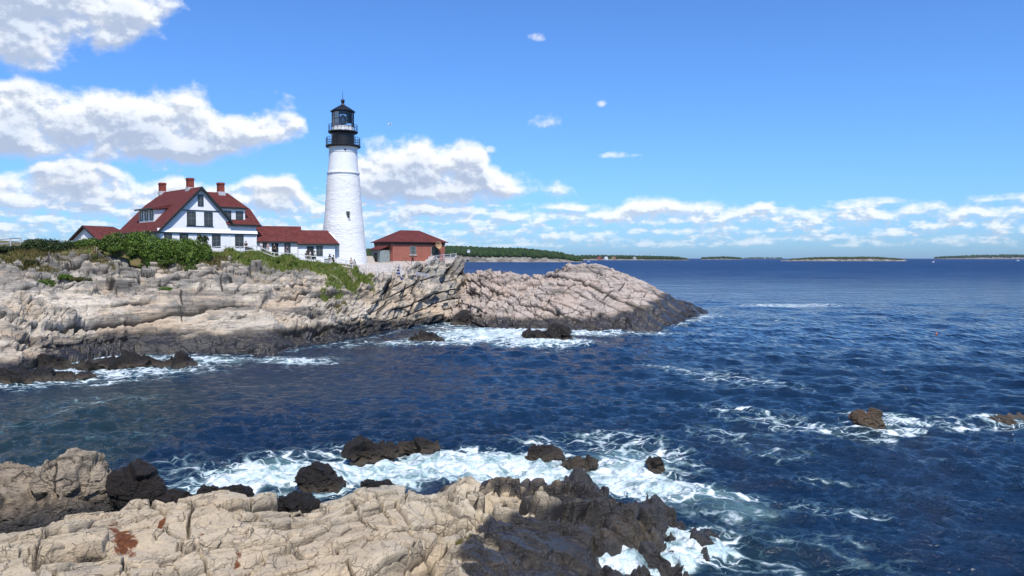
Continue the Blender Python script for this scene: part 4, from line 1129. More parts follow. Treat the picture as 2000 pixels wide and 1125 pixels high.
# left dormer, on the slope that faces left; its windows face -x
dx = 1.35
zb, ztop = ZL+sl*(dx-uL)-.1, hz(17.15)
dm = MB().prism([(dx,4.6,zb),(dx,4.6,ztop),(dx+2.6,4.6,ztop+.1),(dx+2.6,4.6,zb)], (0,5.6,0))
do = dm.build('dormer', M['trimw'], house)
b2 = MB().prism([(dx-.45,4.2,ztop+.02),(dx-.45,4.2,ztop+.2),(dx+2.6,4.2,ztop+.9),(dx+2.6,4.2,ztop+.3)], (0,6.4,0)); b2.build('dormer_roof', M['roof'], do)
b2 = MB().box(dx-.52, dx-.455, 4.15, 10.65, ztop, ztop+.22); b2.build('fascia', M['green'], do)
for y0 in (4.95, 6.85, 8.75):
    window(do, 'y', y0, y0+1.15, zb+.35, ztop-.12, dx, .09, 1, 2)

# ================================================================ passages to the tower
def passage(label, pxa, D, length, ridge_y, eave_y, base_z, psi, wins, hip=0.0, depth=4.2, doors=()):
    p = at_depth(pxa, 490, D)
    o = empty('passage_building', (p.x, p.y, base_z), psi); tag(o, label, 'building', 'low white buildings joining house and lighthouse')
    ze = at_depth(pxa, eave_y, D).z - base_z; zr = at_depth(pxa, ridge_y, D+depth/2*math.cos(psi)).z - base_z
    MB().prism([(0,0,-.8),(0,0,ze-.05),(0,depth/2,zr-.25),(0,depth,ze-.05),(0,depth,-.8)], (length-.15-hip*.3,0,0)).build('wall', M['clap'], o)
    r = slab([(-.1,-.3,ze-.06),(length,-.3,ze-.06),(length-hip,depth/2,zr),(-.1,depth/2,zr)], .12)
    b = slab([(-.1,depth/2,zr),(length-hip,depth/2,zr),(length,depth+.3,ze-.06),(-.1,depth+.3,ze-.06)], .12); r.add(b.v, b.f)
    if hip: b = slab([(length,-.3,ze-.065),(length,depth+.3,ze-.065),(length-hip,depth/2,zr-.005)], .12); r.add(b.v, b.f)
    r.build('roof', M['roof'], o)
    MB().box(-.1, length+.02, -.37, -.305, ze-.24, ze-.03).build('fascia', M['green'], o)
    for a, b_, z0, z1, kind in wins:
        if kind == 'door':
            d = MB().box(a, b_, -.05, -.003, z0, z1).build('door', M['green'], o)
            MB().ball((b_-.15,-.09,z0+(z1-z0)*.48), .05, 6, 4).build('handle', M['black'], d)
        else: window(o, 'x', a, b_, z0, z1, 0, .1, 2, 2)
    return o
passage('longer white passage building with red gable roof next to the house', 502.5, 116.3, 6.55, 441, 471, 9.9, math.radians(22),
        [(.55,1.55,.55,2.35,'w'),(2.05,3.0,.1,2.3,'door'),(3.85,4.75,.55,2.35,'w')])
passage('shorter white passage building whose hipped red roof meets the lighthouse', 582.5, 117.3, 6.0, 449.5, 475.5, 9.75, math.radians(14),
        [(1.25,2.25,.05,2.0,'door'),(2.6,3.55,.6,2.05,'w')], hip=1.75, depth=3.8)

# ================================================================ small shed on the far left
p = at_depth(140, 470, 121.0)
shed = empty('shed', (p.x, p.y, 10.4), math.radians(-24)); tag(shed, 'small white gabled shed with red roof left of the big house', 'shed')
hw, sh_e, sh_r, sd = 3.1, at_depth(140,469,121).z-10.4, at_depth(178,441,121).z-10.4, 6.0
MB().prism([(.3,0,-.8),(2*hw-.3,0,-.8),(2*hw-.3,0,sh_e+.05),(hw,0,sh_r-.25),(.3,0,sh_e+.05)], (0,sd-.4,0)).build('wall', M['clap'], shed)
r = slab([(0,-.5,sh_e),(hw,-.5,sh_r),(hw,sd-1.2,sh_r),(hw-1,sd,sh_r-.75),(0,sd,sh_e)], .14)
b = slab([(hw,-.5,sh_r),(2*hw,-.5,sh_e),(2*hw,sd,sh_e),(hw+1,sd,sh_r-.75),(hw,sd-1.2,sh_r)], .14); r.add(b.v, b.f)
r.build('roof', M['roof'], shed)
t = MB()
for ue in (0, 2*hw): t.prism([(hw,-.56,sh_r+.03),(ue,-.56,sh_e+.03),(ue,-.56,sh_e-.2),(hw,-.56,sh_r-.24)], (0,.05,0))
t.build('rake_board', M['green'], shed)

# ================================================================ lighthouse
TD = 123.0
tc_ = at_depth(672, 513, TD)
TB = at_depth(672, 515, TD).z
light = empty('lighthouse', (tc_.x, TD, TB-.3)); tag(light, 'tall white stone lighthouse with black gallery and lantern', 'lighthouse')
S1 = TD/F
def tz(y): return at_depth(672, y, TD).z - (TB-.3)
lower = [(45.5,517),(44.5,508),(42.4,490),(40.2,465),(38.6,440),(36.2,420),(33.6,385),(31.6,352),(31.0,345)]
prof = []
for (ra, ya), (rb, yb) in zip(lower[:-1], lower[1:]):
    for k in range(14):
        f = k/14; prof.append(((ra+(rb-ra)*f)*S1, tz(ya+(yb-ya)*f)))
prof.append((31.0*S1, tz(345)))
mb = MB().lathe(prof, 128)
V = np.array(mb.v, np.float32)
ang = np.arctan2(V[:,1], V[:,0])
F1, F2, I1, O1, I2, O2 = voro(np.stack([np.cos(ang)*3.4/.95, np.sin(ang)*3.4/.95, V[:,2]/.36], 1) + 0.25*np.stack([fbm(V/1.5,2,1)]*3, 1), 777)
dd = (_u(I1)-.5)*.024 - .012*(1-sstep(0,.16,F2-F1))
rad = np.linalg.norm(V[:,:2], axis=1) + 1e-6
fade = (V[:,2] > prof[0][1]+.01)
V[:,0] *= 1 + dd/rad*fade; V[:,1] *= 1 + dd/rad*fade
mb.v = [tuple(map(float, v)) for v in V]
tower = mb.build('tower', M['stone'], light)
up = [(30.0,345.5),(30.4,340.2),(31.8,339.6),(31.8,337.6),(29.2,336.8),(28.6,328),(27.6,315),(27.0,302),(26.9,299),(27.6,298.4),(27.6,297),(26.9,296.4),(27.0,292),(28.4,288.5),(30.5,286.8)]
MB().lathe([(r*S1, tz(y)) for r, y in up], 64).build('upper_shaft', M['plaster'], light, smooth=False)
def deck(name, r, y, th, rin):
    return MB().lathe([(rin*S1, tz(y)-th),(r*S1-.12, tz(y)-th*.9),(r*S1, tz(y)-th*.45),(r*S1, tz(y)),(rin*S1, tz(y))], 48).build(name, M['black'], light)
deck('gallery', 33.6, 284.6, .34, 24); deck('gallery', 28.6, 257.2, .30, 20)
MB().lathe([(22.8*S1, tz(285)),(22.8*S1, tz(282)),(22.0*S1, tz(281.5)),(22.0*S1, tz(262)),(23.5*S1, tz(259)),(26*S1, tz(258.2))], 40).build('watch_room', M['black'], light)
def railing(r, y, h, n, rails):
    m_ = MB(); z0 = tz(y); R = r*S1
    for k in range(n):
        a = 2*math.pi*(k+.3)/n; c_, s_ = R*math.cos(a), R*math.sin(a)
        m_.tube([(c_,s_,z0),(c_,s_,z0+h)], .026 if k % 3 else .04, 5)
    for fz in rails:
        pts = [(R*math.cos(2*math.pi*k/40), R*math.sin(2*math.pi*k/40), z0+h*fz) for k in range(41)]
        m_.tube(pts, .03, 5)
    m_.build('railing', M['black'], light)
railing(32.4, 284.6, 1.15, 30, (1.0,.66,.33)); railing(27.4, 257.2, 1.0, 24, (1.0,.5))
# lantern: ten-sided, glazed
nL = 10; rl = 20.6*S1; zl0, zl1 = tz(256.5), tz(219)
MB().lathe([(rl, zl0),(rl, zl0+.72)], nL, a0=.2).build('lantern_base', M['trimw'], light)
lf = MB()
for k in range(nL):
    a = .2+2*math.pi*k/nL; a2 = .2+2*math.pi*(k+1)/nL
    P0 = Vector((rl*math.cos(a), rl*math.sin(a), 0)); P1 = Vector((rl*math.cos(a2), rl*math.sin(a2), 0))
    lf.tube([(P0.x,P0.y,zl0+.72),(P0.x,P0.y,zl1)], .055, 6)
    for z in (zl0+.74, zl0+.72+(zl1-zl0-.72)*.5, zl1-.03):
        lf.bar((P0.x,P0.y,z),(P1.x,P1.y,z), .05)
fo = lf.build('lantern_frame', M['black'], light)
for k in range(nL):
    a = .2+2*math.pi*k/nL; a2 = .2+2*math.pi*(k+1)/nL; q = .985
    pts = [(q*rl*math.cos(a),q*rl*math.sin(a),zl0+.76),(q*rl*math.cos(a2),q*rl*math.sin(a2),zl0+.76),(q*rl*math.cos(a2),q*rl*math.sin(a2),zl1-.06),(q*rl*math.cos(a),q*rl*math.sin(a),zl1-.06)]
    MB().add(pts, [(0,1,2,3)]).build('pane', M['lglass'], fo)
# white sheet added for sky reflection in left panes; black one behind right
def arc_sheet(a0, a1, r, z0, z1, n=10):
    m_ = MB(); vs = []; fs = []
    for k in range(n+1):
        a = a0+(a1-a0)*k/n
        for rr_ in (r, r-.04):
            vs += [(rr_*math.cos(a), rr_*math.sin(a), z0), (rr_*math.cos(a), rr_*math.sin(a), z1)]
    for k in range(n):
        b_ = 4*k; fs += [(b_,b_+4,b_+5,b_+1),(b_+2,b_+3,b_+7,b_+6),(b_+1,b_+5,b_+7,b_+3),(b_,b_+2,b_+6,b_+4)]
    return m_.add(vs, fs)
arc_sheet(math.radians(178), math.radians(258), rl*.90, zl0+.2, zl1-.1).build('reflection_sheet', M['reflection_sheet'], light)
arc_sheet(math.radians(306), math.radians(375), rl*.90, zl0+1.1, zl1-.1).build('dark_sheet', M['black'], light)
MB().lathe([(.2,zl0+.1),(.2,zl0+1.0),(.55,zl0+1.25),(.62,zl0+1.7),(.5,zl0+2.2),(.25,zl0+2.5)], 20).build('lens', M['lens'], light)
cone = [(23.4*S1, tz(219.5)),(24.0*S1, tz(217.5)),(22.8*S1, tz(216.6)),(13*S1, tz(210.2)),(6*S1, tz(206.3)),(3.6*S1, tz(204.8)),(3.0*S1, tz(203.2)),(3.4*S1, tz(202.6))]
MB().lathe(cone, nL, a0=.2).build('lantern_roof', M['black'], light)
bz = tz(197.5)
MB().ball((0,0,bz), 3.9*S1, 16, 10).add(*[[], []]).lathe([(3.2*S1,tz(203)),(1.6*S1,tz(201)),(2.2*S1,tz(199.5))], 12).build('vent_ball', M['black'], light, smooth=True)
MB().tube([(0,0,bz),(0,0,tz(176.5))], [.05,.018], 6).build('lightning_rod', M['black'], light)
# openings on the side towards the camera
zc0, zc1 = tz(428.5), tz(414.5)
Rw = float(np.interp((zc0+zc1)/2, [p_[1] for p_ in prof], [p_[0] for p_ in prof]))
xo = (687.0-672)*S1; yo = -math.sqrt(Rw*Rw-xo*xo)
wb = MB().box(xo-.29, xo+.29, yo-.06, yo+.8, zc0, zc1); wo_ = wb.build('window', M['sash'], light)
MB().box(xo-.22, xo+.22, yo-.075, yo-.062, zc0+.07, zc1-.07).build('pane', M['glass'], wo_)
MB().box(xo-.4, xo+.4, yo-.12, yo+.3, zc0-.12, zc0-.003).build('sill', M['stone'], wo_)
xo = (681-672)*S1; yo = -math.sqrt((27*S1)**2-xo*xo)
pts = [(xo+.17*math.cos(k*math.pi/6), yo-.05, tz(296)+.17*math.sin(k*math.pi/6)) for k in range(12)]
MB().prism(pts, (0,.3,0)).build('porthole', M['black'], light)

# ================================================================ brick building
pb = at_depth(767.5, 512, 125.5)
BB = 9.25
brick = empty('brick_building', (pb.x, pb.y, BB), math.radians(36)); tag(brick, 'low red brick building with hipped red roof right of the lighthouse', 'building')
bl, bd = 9.6, 6.6
bze = at_depth(768, 472, 125.5).z-BB; bzr = at_depth(800, 449.5, 130).z-BB
MB().box(0, bl, 0, bd, -.8, bze-.02).build('wall', M['brick'], brick)
MB().box(-.04, bl+.04, -.04, bd+.04, -.5, .25).build('base_course', M['sill'], brick)
MB().box(-.05, bl+.05, -.05, bd+.05, bze-.42, bze-.025).build('cornice', M['green'], brick)
o_ = .45; e0 = (-o_,-o_,bze); e1_ = (bl+o_,-o_,bze); e2_ = (bl+o_,bd+o_,bze); e3_ = (-o_,bd+o_,bze); g0 = (3.1,bd/2,bzr); g1 = (bl-3.0,bd/2,bzr)
r = MB()
for q in ([e0,e1_,g1,g0],[e1_,e2_,g1],[e2_,e3_,g0,g1],[e3_,e0,g0]):
    b = slab(q, .1); r.add(b.v, b.f)
r.build('roof', M['roof'], brick)
window(brick, 'x', 3.05, 4.15, .95+.35, bze-.75, 0, .08, 4, 6, 'greyw', True, bars='greyw')
window(brick, 'x', 7.0, 8.0, 1.3, bze-.75, 0, .08, 1, 2, 'greyw', True)
dd_ = MB().box(7.15, 8.35, -.12, -.003, .2, 2.6).build('door', M['green'], brick)
ho = MB()
ho.lathe([(.12,0),(.26,.25),(.42,.55),(.62,.75),(.64,.80),(.52,.76),(.3,.5)], 18)
horn = ho.build('fog_horn', M['wood'], brick); horn.location = (7.75,-.15,2.75); horn.rotation_euler = (math.radians(80),0,math.radians(10))
# porch on the left face
po = MB().box(-1.75, -.03, 1.0, 1.12, 0, bze-1.35).box(-1.75,-.03,4.0,4.12,0,bze-1.35).box(-1.75,-1.66,1.12,1.9,0,bze-1.35).box(-1.75,-1.66,3.3,4.0,0,bze-1.35).box(-1.75,-1.66,1.9,3.3,bze-1.75,bze-1.35)
poo = po.build('porch', M['greyw'], brick)
MB().prism([(-2.1,.8,bze-1.33),(-.02,.8,bze-.62),(-.02,.8,bze-.48),(-2.1,.8,bze-1.20)], (0,3.5,0)).build('porch_roof', M['roof'], poo)
MB().box(-1.70,-1.62,1.92,3.28,.02,bze-1.77).build('door', M['green'], poo)
# ================================================================ ground lookup on the headland
_hv = HV.reshape(-1, 3)
def ground(X, Y):
    d2 = (_hv[:,0]-X)**2 + (_hv[:,1]-Y)**2
    k = np.argpartition(d2, 6)[:6]
    return float(np.median(_hv[k, 2]))
def gpt(px, D, up=0.0):
    x = (px-1000)/F*D*1.0
    return Vector((x, D, ground(x, D)+up))

# ================================================================ leaves and grass
def leaf_mat(name, cols, rough=0.6):
    m, nt, bs = new_mat(name); g = NT(nt)
    geo = g.n('ShaderNodeNewGeometry'); oi = g.n('ShaderNodeObjectInfo')
    rp = g.n('ShaderNodeValToRGB'); g.l(geo.outputs['Random Per Island'], rp.inputs[0])
    el_ = rp.color_ramp.elements
    while len(el_) < len(cols): el_.new(0.5)
    for i, c_ in enumerate(cols):
        el_[i].position = i/(len(cols)-1); el_[i].color = (*c_, 1)
    hsv = g.n('ShaderNodeHueSaturation'); g.l(rp.outputs[0], hsv.inputs['Color'])
    g.l(g.lin(oi.outputs['Random'], 0, 1, 0.75, 1.25), hsv.inputs['Value'])
    g.l(hsv.outputs[0], bs.inputs['Base Color']); bs.inputs['Roughness'].default_value = rough
    bs.inputs['Specular IOR Level'].default_value = 0.3
    tl = g.n('ShaderNodeBsdfTranslucent'); g.l(hsv.outputs[0], tl.inputs[0])
    mx = g.n('ShaderNodeMixShader'); mx.inputs[0].default_value = 0.25
    g.l(bs.outputs[0], mx.inputs[1]); g.l(tl.outputs[0], mx.inputs[2]); g.l(mx.outputs[0], nt.nodes['Material Output'].inputs[0])
    return m
ML_green = leaf_mat('hedge_leaves', [(0.035,0.075,0.010),(0.075,0.135,0.018),(0.12,0.19,0.026),(0.17,0.23,0.04)])
ML_dark = leaf_mat('bush_leaves', [(0.018,0.036,0.012),(0.035,0.062,0.018),(0.055,0.085,0.022),(0.075,0.085,0.03)])
ML_olive = leaf_mat('low_leaves', [(0.05,0.065,0.014),(0.085,0.10,0.02),(0.13,0.12,0.035),(0.16,0.13,0.055)])
ML_grass = leaf_mat('tall_grass_blades', [(0.10,0.15,0.022),(0.15,0.21,0.035),(0.21,0.26,0.055),(0.28,0.27,0.09)])
ML_dry = leaf_mat('dry_grass_blades', [(0.12,0.115,0.03),(0.20,0.155,0.06),(0.15,0.15,0.03),(0.26,0.19,0.09)])
M_bark = paint('twig_bark', (0.10,0.075,0.055), 0.9, 0.2, 0.3, 6.0)

def foliage_mesh(name, size, n, leaf, seed, lobes=9, hollow=0.55):
    """leaf-sized faces spread through a few overlapping lumps; base at z=0"""
    g = np.random.default_rng(seed)
    sx, sy, sz = size
    C = np.stack([g.uniform(-.62,.62,lobes)*sx/2, g.uniform(-.5,.5,lobes)*sy/2, g.uniform(.22,.62,lobes)*sz], 1)
    R = np.stack([g.uniform(.34,.52,lobes)*sx/2, g.uniform(.38,.6,lobes)*sy/2, g.uniform(.26,.42,lobes)*sz], 1)
    k = g.integers(0, lobes, n)
    v = g.normal(size=(n,3)); v /= np.linalg.norm(v, axis=1, keepdims=True)
    r = g.uniform(hollow, 1.0, n)**0.6*(1+0.10*g.normal(size=n))
    P = C[k] + v*R[k]*r[:,None]
    P[:,2] = np.abs(P[:,2])*0.99 + 0.01
    nn_ = v*0.7 + g.normal(size=(n,3))*0.6 + np.array([0,0,.35]); nn_ /= np.linalg.norm(nn_, axis=1, keepdims=True)
    t = np.cross(nn_, g.normal(size=(n,3))); t /= np.linalg.norm(t, axis=1, keepdims=True)
    b = np.cross(nn_, t)
    s = leaf*g.uniform(.6,1.35,n)[:,None]
    V = np.stack([P - t*s, P + b*s*.55, P + t*s, P - b*s*.55], 1).reshape(-1, 3)
    return np_mesh(name, V, np.arange(4*n).reshape(-1, 4))

def shrub(name, label, cat, me, mat, loc, rz=0, scale=(1,1,1), group=None, stems=True, sz=1.0):
    e = empty(name, loc, rz); e.scale = scale; tag(e, label, cat, group)
    o = bpy.data.objects.new('foliage', me); COL.objects.link(o); o.parent = e
    if not me.materials: me.materials.append(mat)
    if stems:
        t = MB(); g = random.Random(hash(label) & 255)
        for k in range(6):
            a = k*1.05; t.tube([(.15*math.cos(a),.15*math.sin(a),-.5),(.5*math.cos(a)*sz,.5*math.sin(a)*sz,.55*sz),(.85*math.cos(a)*sz,.8*math.sin(a)*sz,1.15*sz)], [.06,.04,.02], 5)
        t.build('stem', M_bark, e)
    return e

hm = [foliage_mesh('hedge_foliage', (4.4,3.4,2.9), 5200, .13, 60+k, 11) for k in range(4)]
GH = 'shrubs of the hedge in front of the house'
hedge = [ # px, y of top
 (146,468),(172,465),(198,464),(224,461),(250,458),(276,458),(302,460),(328,463),(353,464),(378,466),(394,471),(404,482)]
hlab = ['leftmost round shrub of the green hedge, below the small shed','green hedge shrub right below the right end of the small shed roof','green hedge shrub left of the big red roof edge','green hedge shrub under the lower left corner of the big red roof',
 'green hedge shrub under the left dormer','tallest green hedge shrub under the middle of the left roof','green hedge shrub at the left corner of the white front','green hedge shrub below the first ground-floor window','green hedge shrub below the pair of upstairs windows','green hedge shrub right of the pair of upstairs windows','green hedge shrub where the hedge begins to drop','small last shrub at the right end of the hedge beside the rail']
for i, (px, yt) in enumerate(hedge):
    D = 104.6 + 0.25*(i % 3)
    p = gpt(px, D, -.35); ztop = at_depth(px, yt, D).z
    s = max(.45, (ztop-p.z)/(2.75 if i < 3 else 2.4 if i < 6 else 2.75))
    shrub('hedge_shrub', hlab[i], 'shrub', hm[i % 4], ML_green, p, i*1.9, (1, 1, s) if i < 10 else (.62, .62, s), GH)
# front skirt of lower shrubs that hides the hedge foot
lm = [foliage_mesh('low_foliage', (3.6,2.6,1.5), 2600, .12, 80+k, 8) for k in range(3)]
lowl = ['low shrub at the hedge foot on the far left','low shrub at the hedge foot above the pale overhanging rock','low shrub at the hedge foot below the left dormer','low shrub at the hedge foot left of the white house front','low shrub at the hedge foot below the first ground-floor window','low shrub at the hedge foot below the second ground-floor window']
for i, px in enumerate((128,172,232,288,330,372)):
    shrub('low_shrub', lowl[i], 'shrub', lm[i % 3], ML_green, gpt(px, 103.0, -.25), i*2.3, (.72,.7,.62), 'low shrubs along the hedge foot', sz=.5)
# darker bushes on the left
dm_ = [foliage_mesh('dark_foliage', (4.6,3.6,2.6), 4200, .15, 90+k, 10) for k in range(3)]
dl = [('dark green bush at the left edge below the wooden fence',-8,478),('dark green bush with a ragged top right of the wooden fence',28,479),('tall dark olive bush left of the small shed',62,466),('dark rounded bush just left of the bright hedge',96,466),('dark bush between the tall olive bush and the hedge',122,472)]
for i, (lb, px, yt) in enumerate(dl):
    D = 103.2; p = gpt(px, D, -.3); s = max(.35, (at_depth(px, yt, D).z-p.z)/2.45)
    shrub('dark_bush', lb, 'bush', dm_[i % 3], ML_dark, p, i*1.3, (1,1,s), 'dark bushes at the left end of the hedge')
for i, (lb, px, D, s) in enumerate([('low olive bush creeping over the rocks at the far left',20,97.5,1.2),('low tawny bush on the rock ledge near the left edge',-20,95,1.2),('olive bush on the ledge below the dark bushes',62,98.8,1.0),
    ('low bright green mat of bush in a hollow of the left rocks',92,93.2,.9),('smaller green mat right of the one in the hollow of the left rocks',128,93.4,.75),('yellowish low bush at the right end of the hollow in the left rocks',158,93.2,.6),('small green tuft bush on the open rock below the hedge',325,97,.5)]):
    shrub('rock_bush', lb, 'bush', lm[i % 3], (ML_olive if i in (0,1,2,5) else ML_green), gpt(px, D, -.25), i*2.1, (s*1.15,s,s*.8), 'low bushes growing among the left rocks', sz=.4)
lm2 = foliage_mesh('olive_foliage', (3.6,2.6,1.5), 2600, .12, 97, 8)
for o in [o for o in bpy.data.objects if o.name.startswith('rock_bush') and any(w_ in o['label'] for w_ in ('olive','tawny','yellowish'))]:
    for c_ in o.children:
        if c_.name.startswith('foliage'):
            c_.data = lm2
            if not lm2.materials: lm2.materials.append(ML_olive)

# green shrubs on the bank under the rail, along the passage
bl_ = [('low green shrub on the bank under the rail by the last ground-floor window',455,107.2,.8),('low green shrub on the bank under the rail before the house corner',492,107.6,.8),('large dark shrub on the bank below the passage door',536,108.2,1.0),('shrub on the bank under the rail between the two passages',572,108.8,.85),('small shrub on the bank at the right end of the long passage',606,109.2,.7)]
for i, (lb, px, D, s) in enumerate(bl_):
    shrub('bank_shrub', lb, 'shrub', lm[i % 3], ML_green, gpt(px, D, -.3), i*1.7, (s*.75,s*.75,s*.6), 'shrubs on the bank below the rail', sz=.5)

def grass(name, label, cat, spots, n, hgt, mat, seed):
    """blades over a list of (px, D, spread px, spread D)"""
    g = np.random.default_rng(seed); W_ = np.array([s_[2]*s_[3] for s_ in spots], float); W_ /= W_.sum()
    V = []
    for (px, D, a, d), w_ in zip(spots, W_):
        m = int(n*w_)
        x = px + a*g.uniform(-1,1,m)*np.sqrt(g.uniform(0,1,m)); y = D + d*g.uniform(-1,1,m)
        X_ = (x-1000)/F*y
        # nearest ground through a coarse table
        sel = _hv[(np.abs(_hv[:,1]-D) < d+1.5) & (np.abs(_hv[:,0]-(px-1000)/F*D) < a*D/F+2)]
        if len(sel) > 6000: sel = sel[g.choice(len(sel), 6000, replace=False)]
        z = np.empty(m)
        for i0 in range(0, m, 500):
            dd = (sel[None,:,0]-X_[i0:i0+500,None])**2 + (sel[None,:,1]-y[i0:i0+500,None])**2
            z[i0:i0+500] = sel[np.argmin(dd, 1), 2]
        h = hgt*g.uniform(.45,1.15,m); an = g.uniform(0, 6.28, m); wd = g.uniform(.025,.06,m)
        lx = g.normal(0,.28,m)*h + .12*h; ly = g.normal(0,.25,m)*h
        B = np.stack([X_, y, z-.06], 1)
        t = np.stack([np.cos(an)*wd, np.sin(an)*wd, 0*an], 1)
        T = np.stack([X_+lx, y+ly, z+h], 1); Mi = B*.5+T*.5+np.stack([-.1*lx,-.1*ly,.1*h],1)
        V.append(np.stack([B-t, B+t, Mi+t*.6, T, Mi-t*.6], 1))
    V = np.concatenate(V).reshape(-1, 3); m = len(V)//5
    o = link_mesh(name, np_mesh(name, V, np.arange(5*m).reshape(-1, 5)), mat)
    tag(o, label, cat, kind='stuff'); return o
grass('tall_grass', 'bright green tall grass in the gully below the path', 'grass', [(708,112.3,26,1.3),(678,109.8,24,1.3),(652,107,18,1.2),(634,104.4,10,.9)], 5200, .62, ML_grass, 1)
grass('bank_grass', 'rough green and yellow grass on the bank below the rail', 'grass', [(430,107.5,40,2.4),(490,108.2,45,2.6),(550,109,45,2.6),(610,110,45,2.4),(655,111.5,30,1.8)], 14000, .55, ML_grass, 2)
grass('dry_grass', 'tawny dry grass along the top of the rocks below the hedge', 'grass', [(60,99,90,3),(395,106,45,2),(330,103,50,.8),(190,101,50,.6),(420,104.5,40,1.2),(660,103,8,.7),(672,104,6,.8)], 9000, .5, ML_dry, 3)

# ================================================================ fences
def fence(label, pts, height, rails, post_w, mat, every=None, rail_h=.10, mesh_n=0, cat='fence', ybase=None):
    """pts: list of (px, D) of posts"""
    P = [gpt(a, d) for a, d in pts] if ybase is None else [at_depth(a, yb_, d) for (a, d), yb_ in zip(pts, ybase)]
    e = empty('fence', P[0]); tag(e, label, cat)
    for i, p in enumerate(P):
        q = p - P[0]
        MB().box(q.x-post_w/2, q.x+post_w/2, q.y-post_w/2, q.y+post_w/2, q.z-.4, q.z+height+.08).build('post', mat, e)
    for f_ in rails:
        for a, b in zip(P[:-1], P[1:]):
            MB().bar(a-P[0]+Vector((0,-post_w/2-.02,height*f_)), b-P[0]+Vector((0,-post_w/2-.02,height*f_)), .045, rail_h).build('rail', mat, e)
    if mesh_n:
        m_ = MB()
        for a, b in zip(P[:-1], P[1:]):
            for k in range(1, mesh_n):
                q = a.lerp(b, k/mesh_n)-P[0]; m_.tube([q+Vector((0,0,.1)), q+Vector((0,0,height))], .012, 4)
        m_.build('pickets', mat, e)
    return e
fence('long white rail fence running down the grassy bank in front of house and passages', [(412,108.6),(441,109.2),(470,109.6),(502,110),(536,110.6),(570,111.2),(608,112),(647,113)], 1.15, (1.0,.55), .11, M['fence'])
fence('white rail fence at the foot of the lighthouse beside the tall grass', [(656,113.2),(676,113.6),(692,114),(708,114.4)], 1.1, (1.0,.62,.25), .11, M['fence'])
fence('low white three-rail fence along the pale path in front of the brick building', [(714,114.6),(738,115.4),(762,116.2),(784,117.2)], 1.15, (1.0,.62,.25), .12, M['fence'], ybase=[532,533,534,535])
fence('galvanised railing on the cliff edge right of the brick building', [(838,126),(853,127.5),(867,129),(880,130.3),(891,131)], 1.15, (1.0,.5), .08, M['steel'], rail_h=.06, mesh_n=8, cat='railing', ybase=[515,513,511,510,508.5])
fence('grey wooden rail fence at the far left edge', [(-30,103.5),(0,105),(22,107),(42,109.5)], 1.5, (1.0,.62,.25), .14, M['fence'], rail_h=.14)
# low stone wall by the path
pA, pB = gpt(797, 120.5), gpt(838, 122.5)
g = np.random.default_rng(4); mb = MB()
L_ = (pB-pA).length
for row in range(3):
    x = 0
    while x < L_-.2:
        w_ = g.uniform(.35,.75); mb.box(x, min(L_,x+w_-.03), g.uniform(-.04,.04), .5+g.uniform(-.04,.04), row*.26, row*.26+.245); x += w_
sw = mb.build('stone_wall', M['wallst']); sw.location = pA-Vector((0,0,.1)); sw.rotation_euler = (0, -math.asin((pB.z-pA.z)/L_), math.atan2(pB.y-pA.y, pB.x-pA.x))
tag(sw, 'low grey stone wall beside the path under the brick building', 'wall')
pl = MB().bar((0,0,0), tuple(gpt(806,121.5,.15)-gpt(786,120.5,1.55)), .16, .05).build('plank', M['wood'], loc=gpt(786,120.5,1.55)); tag(pl, 'slanting tan wooden board leaning by the stone wall', 'board')
st = empty('stone_steps', at_depth(721, 512, 126), math.radians(20)); 
for k in range(4): MB().box(-.9, .9, k*.32, (k+1)*.32-.003, -.6, .2+.26*k).build('step', M['sill'], st)
tag(st, 'short flight of stone steps between lighthouse and brick building', 'steps')
MB_ = MB().box(-.28,.28,-.25,.25,0,.62).box(-.32,.32,-.29,.29,.623,.70)
bx_ = MB_.build('utility_box', M['greyw']); bx_.location = gpt(638, 116.6); tag(bx_, 'small grey box standing against the short passage wall', 'box')
# two clipped ornamental bushes against the house
bm_ = foliage_mesh('ball_foliage', (1.7,1.6,1.6), 900, .10, 111, 6)
for lb, px, py in (('round dark bush under the lower left corner of the red roof',284,457),('round dark bush standing against the white house front',394,462),('spiky dark plant beside the rail at the right corner of the house',487,486)):
    D = 106.4 if px < 450 else 112.5; p = at_depth(px, py+8, D)
    if px > 450: p = gpt(px, D)
    shrub('ornamental_bush', lb, 'bush', bm_, ML_dark, (p.x, p.y, p.z-.4), px, (1,1,1), None, sz=.6)

# ================================================================ people (each about ten pixels tall)
def skin_obj(name, verts, edges, radii, mat, parent, root=0, sub=1):
    me = bpy.data.meshes.new(name); me.from_pydata([tuple(v) for v in verts], edges, []); me.update()
    o = bpy.data.objects.new(name, me); COL.objects.link(o); me.materials.append(mat)
    md = o.modifiers.new('skin', 'SKIN'); md.use_smooth_shade = True
    for i, r in enumerate(radii):
        r = r if isinstance(r, tuple) else (r, r); me.skin_vertices[0].data[i].radius = r
        me.skin_vertices[0].data[i].use_root = (i == root)
    s = o.modifiers.new('sub', 'SUBSURF'); s.levels = sub; s.render_levels = sub
    o.parent = parent; return o
PC = {}
def cloth(c_):
    if c_ not in PC: PC[c_] = paint('cloth_%d' % len(PC), c_, 0.85, 0.2, 0.12, 4.0)
    return PC[c_]
SKIN = [paint('skin_light', (0.50,0.31,0.23), 0.6, 0.3, 0.06), paint('skin_tan', (0.36,0.21,0.14), 0.6, 0.3, 0.06)]
HAIR = [paint('hair_dark', (0.02,0.015,0.012), 0.6, 0.4, 0.2), paint('hair_brown', (0.10,0.055,0.03), 0.6, 0.4, 0.2), paint('hair_fair', (0.35,0.25,0.13), 0.6, 0.4, 0.2)]
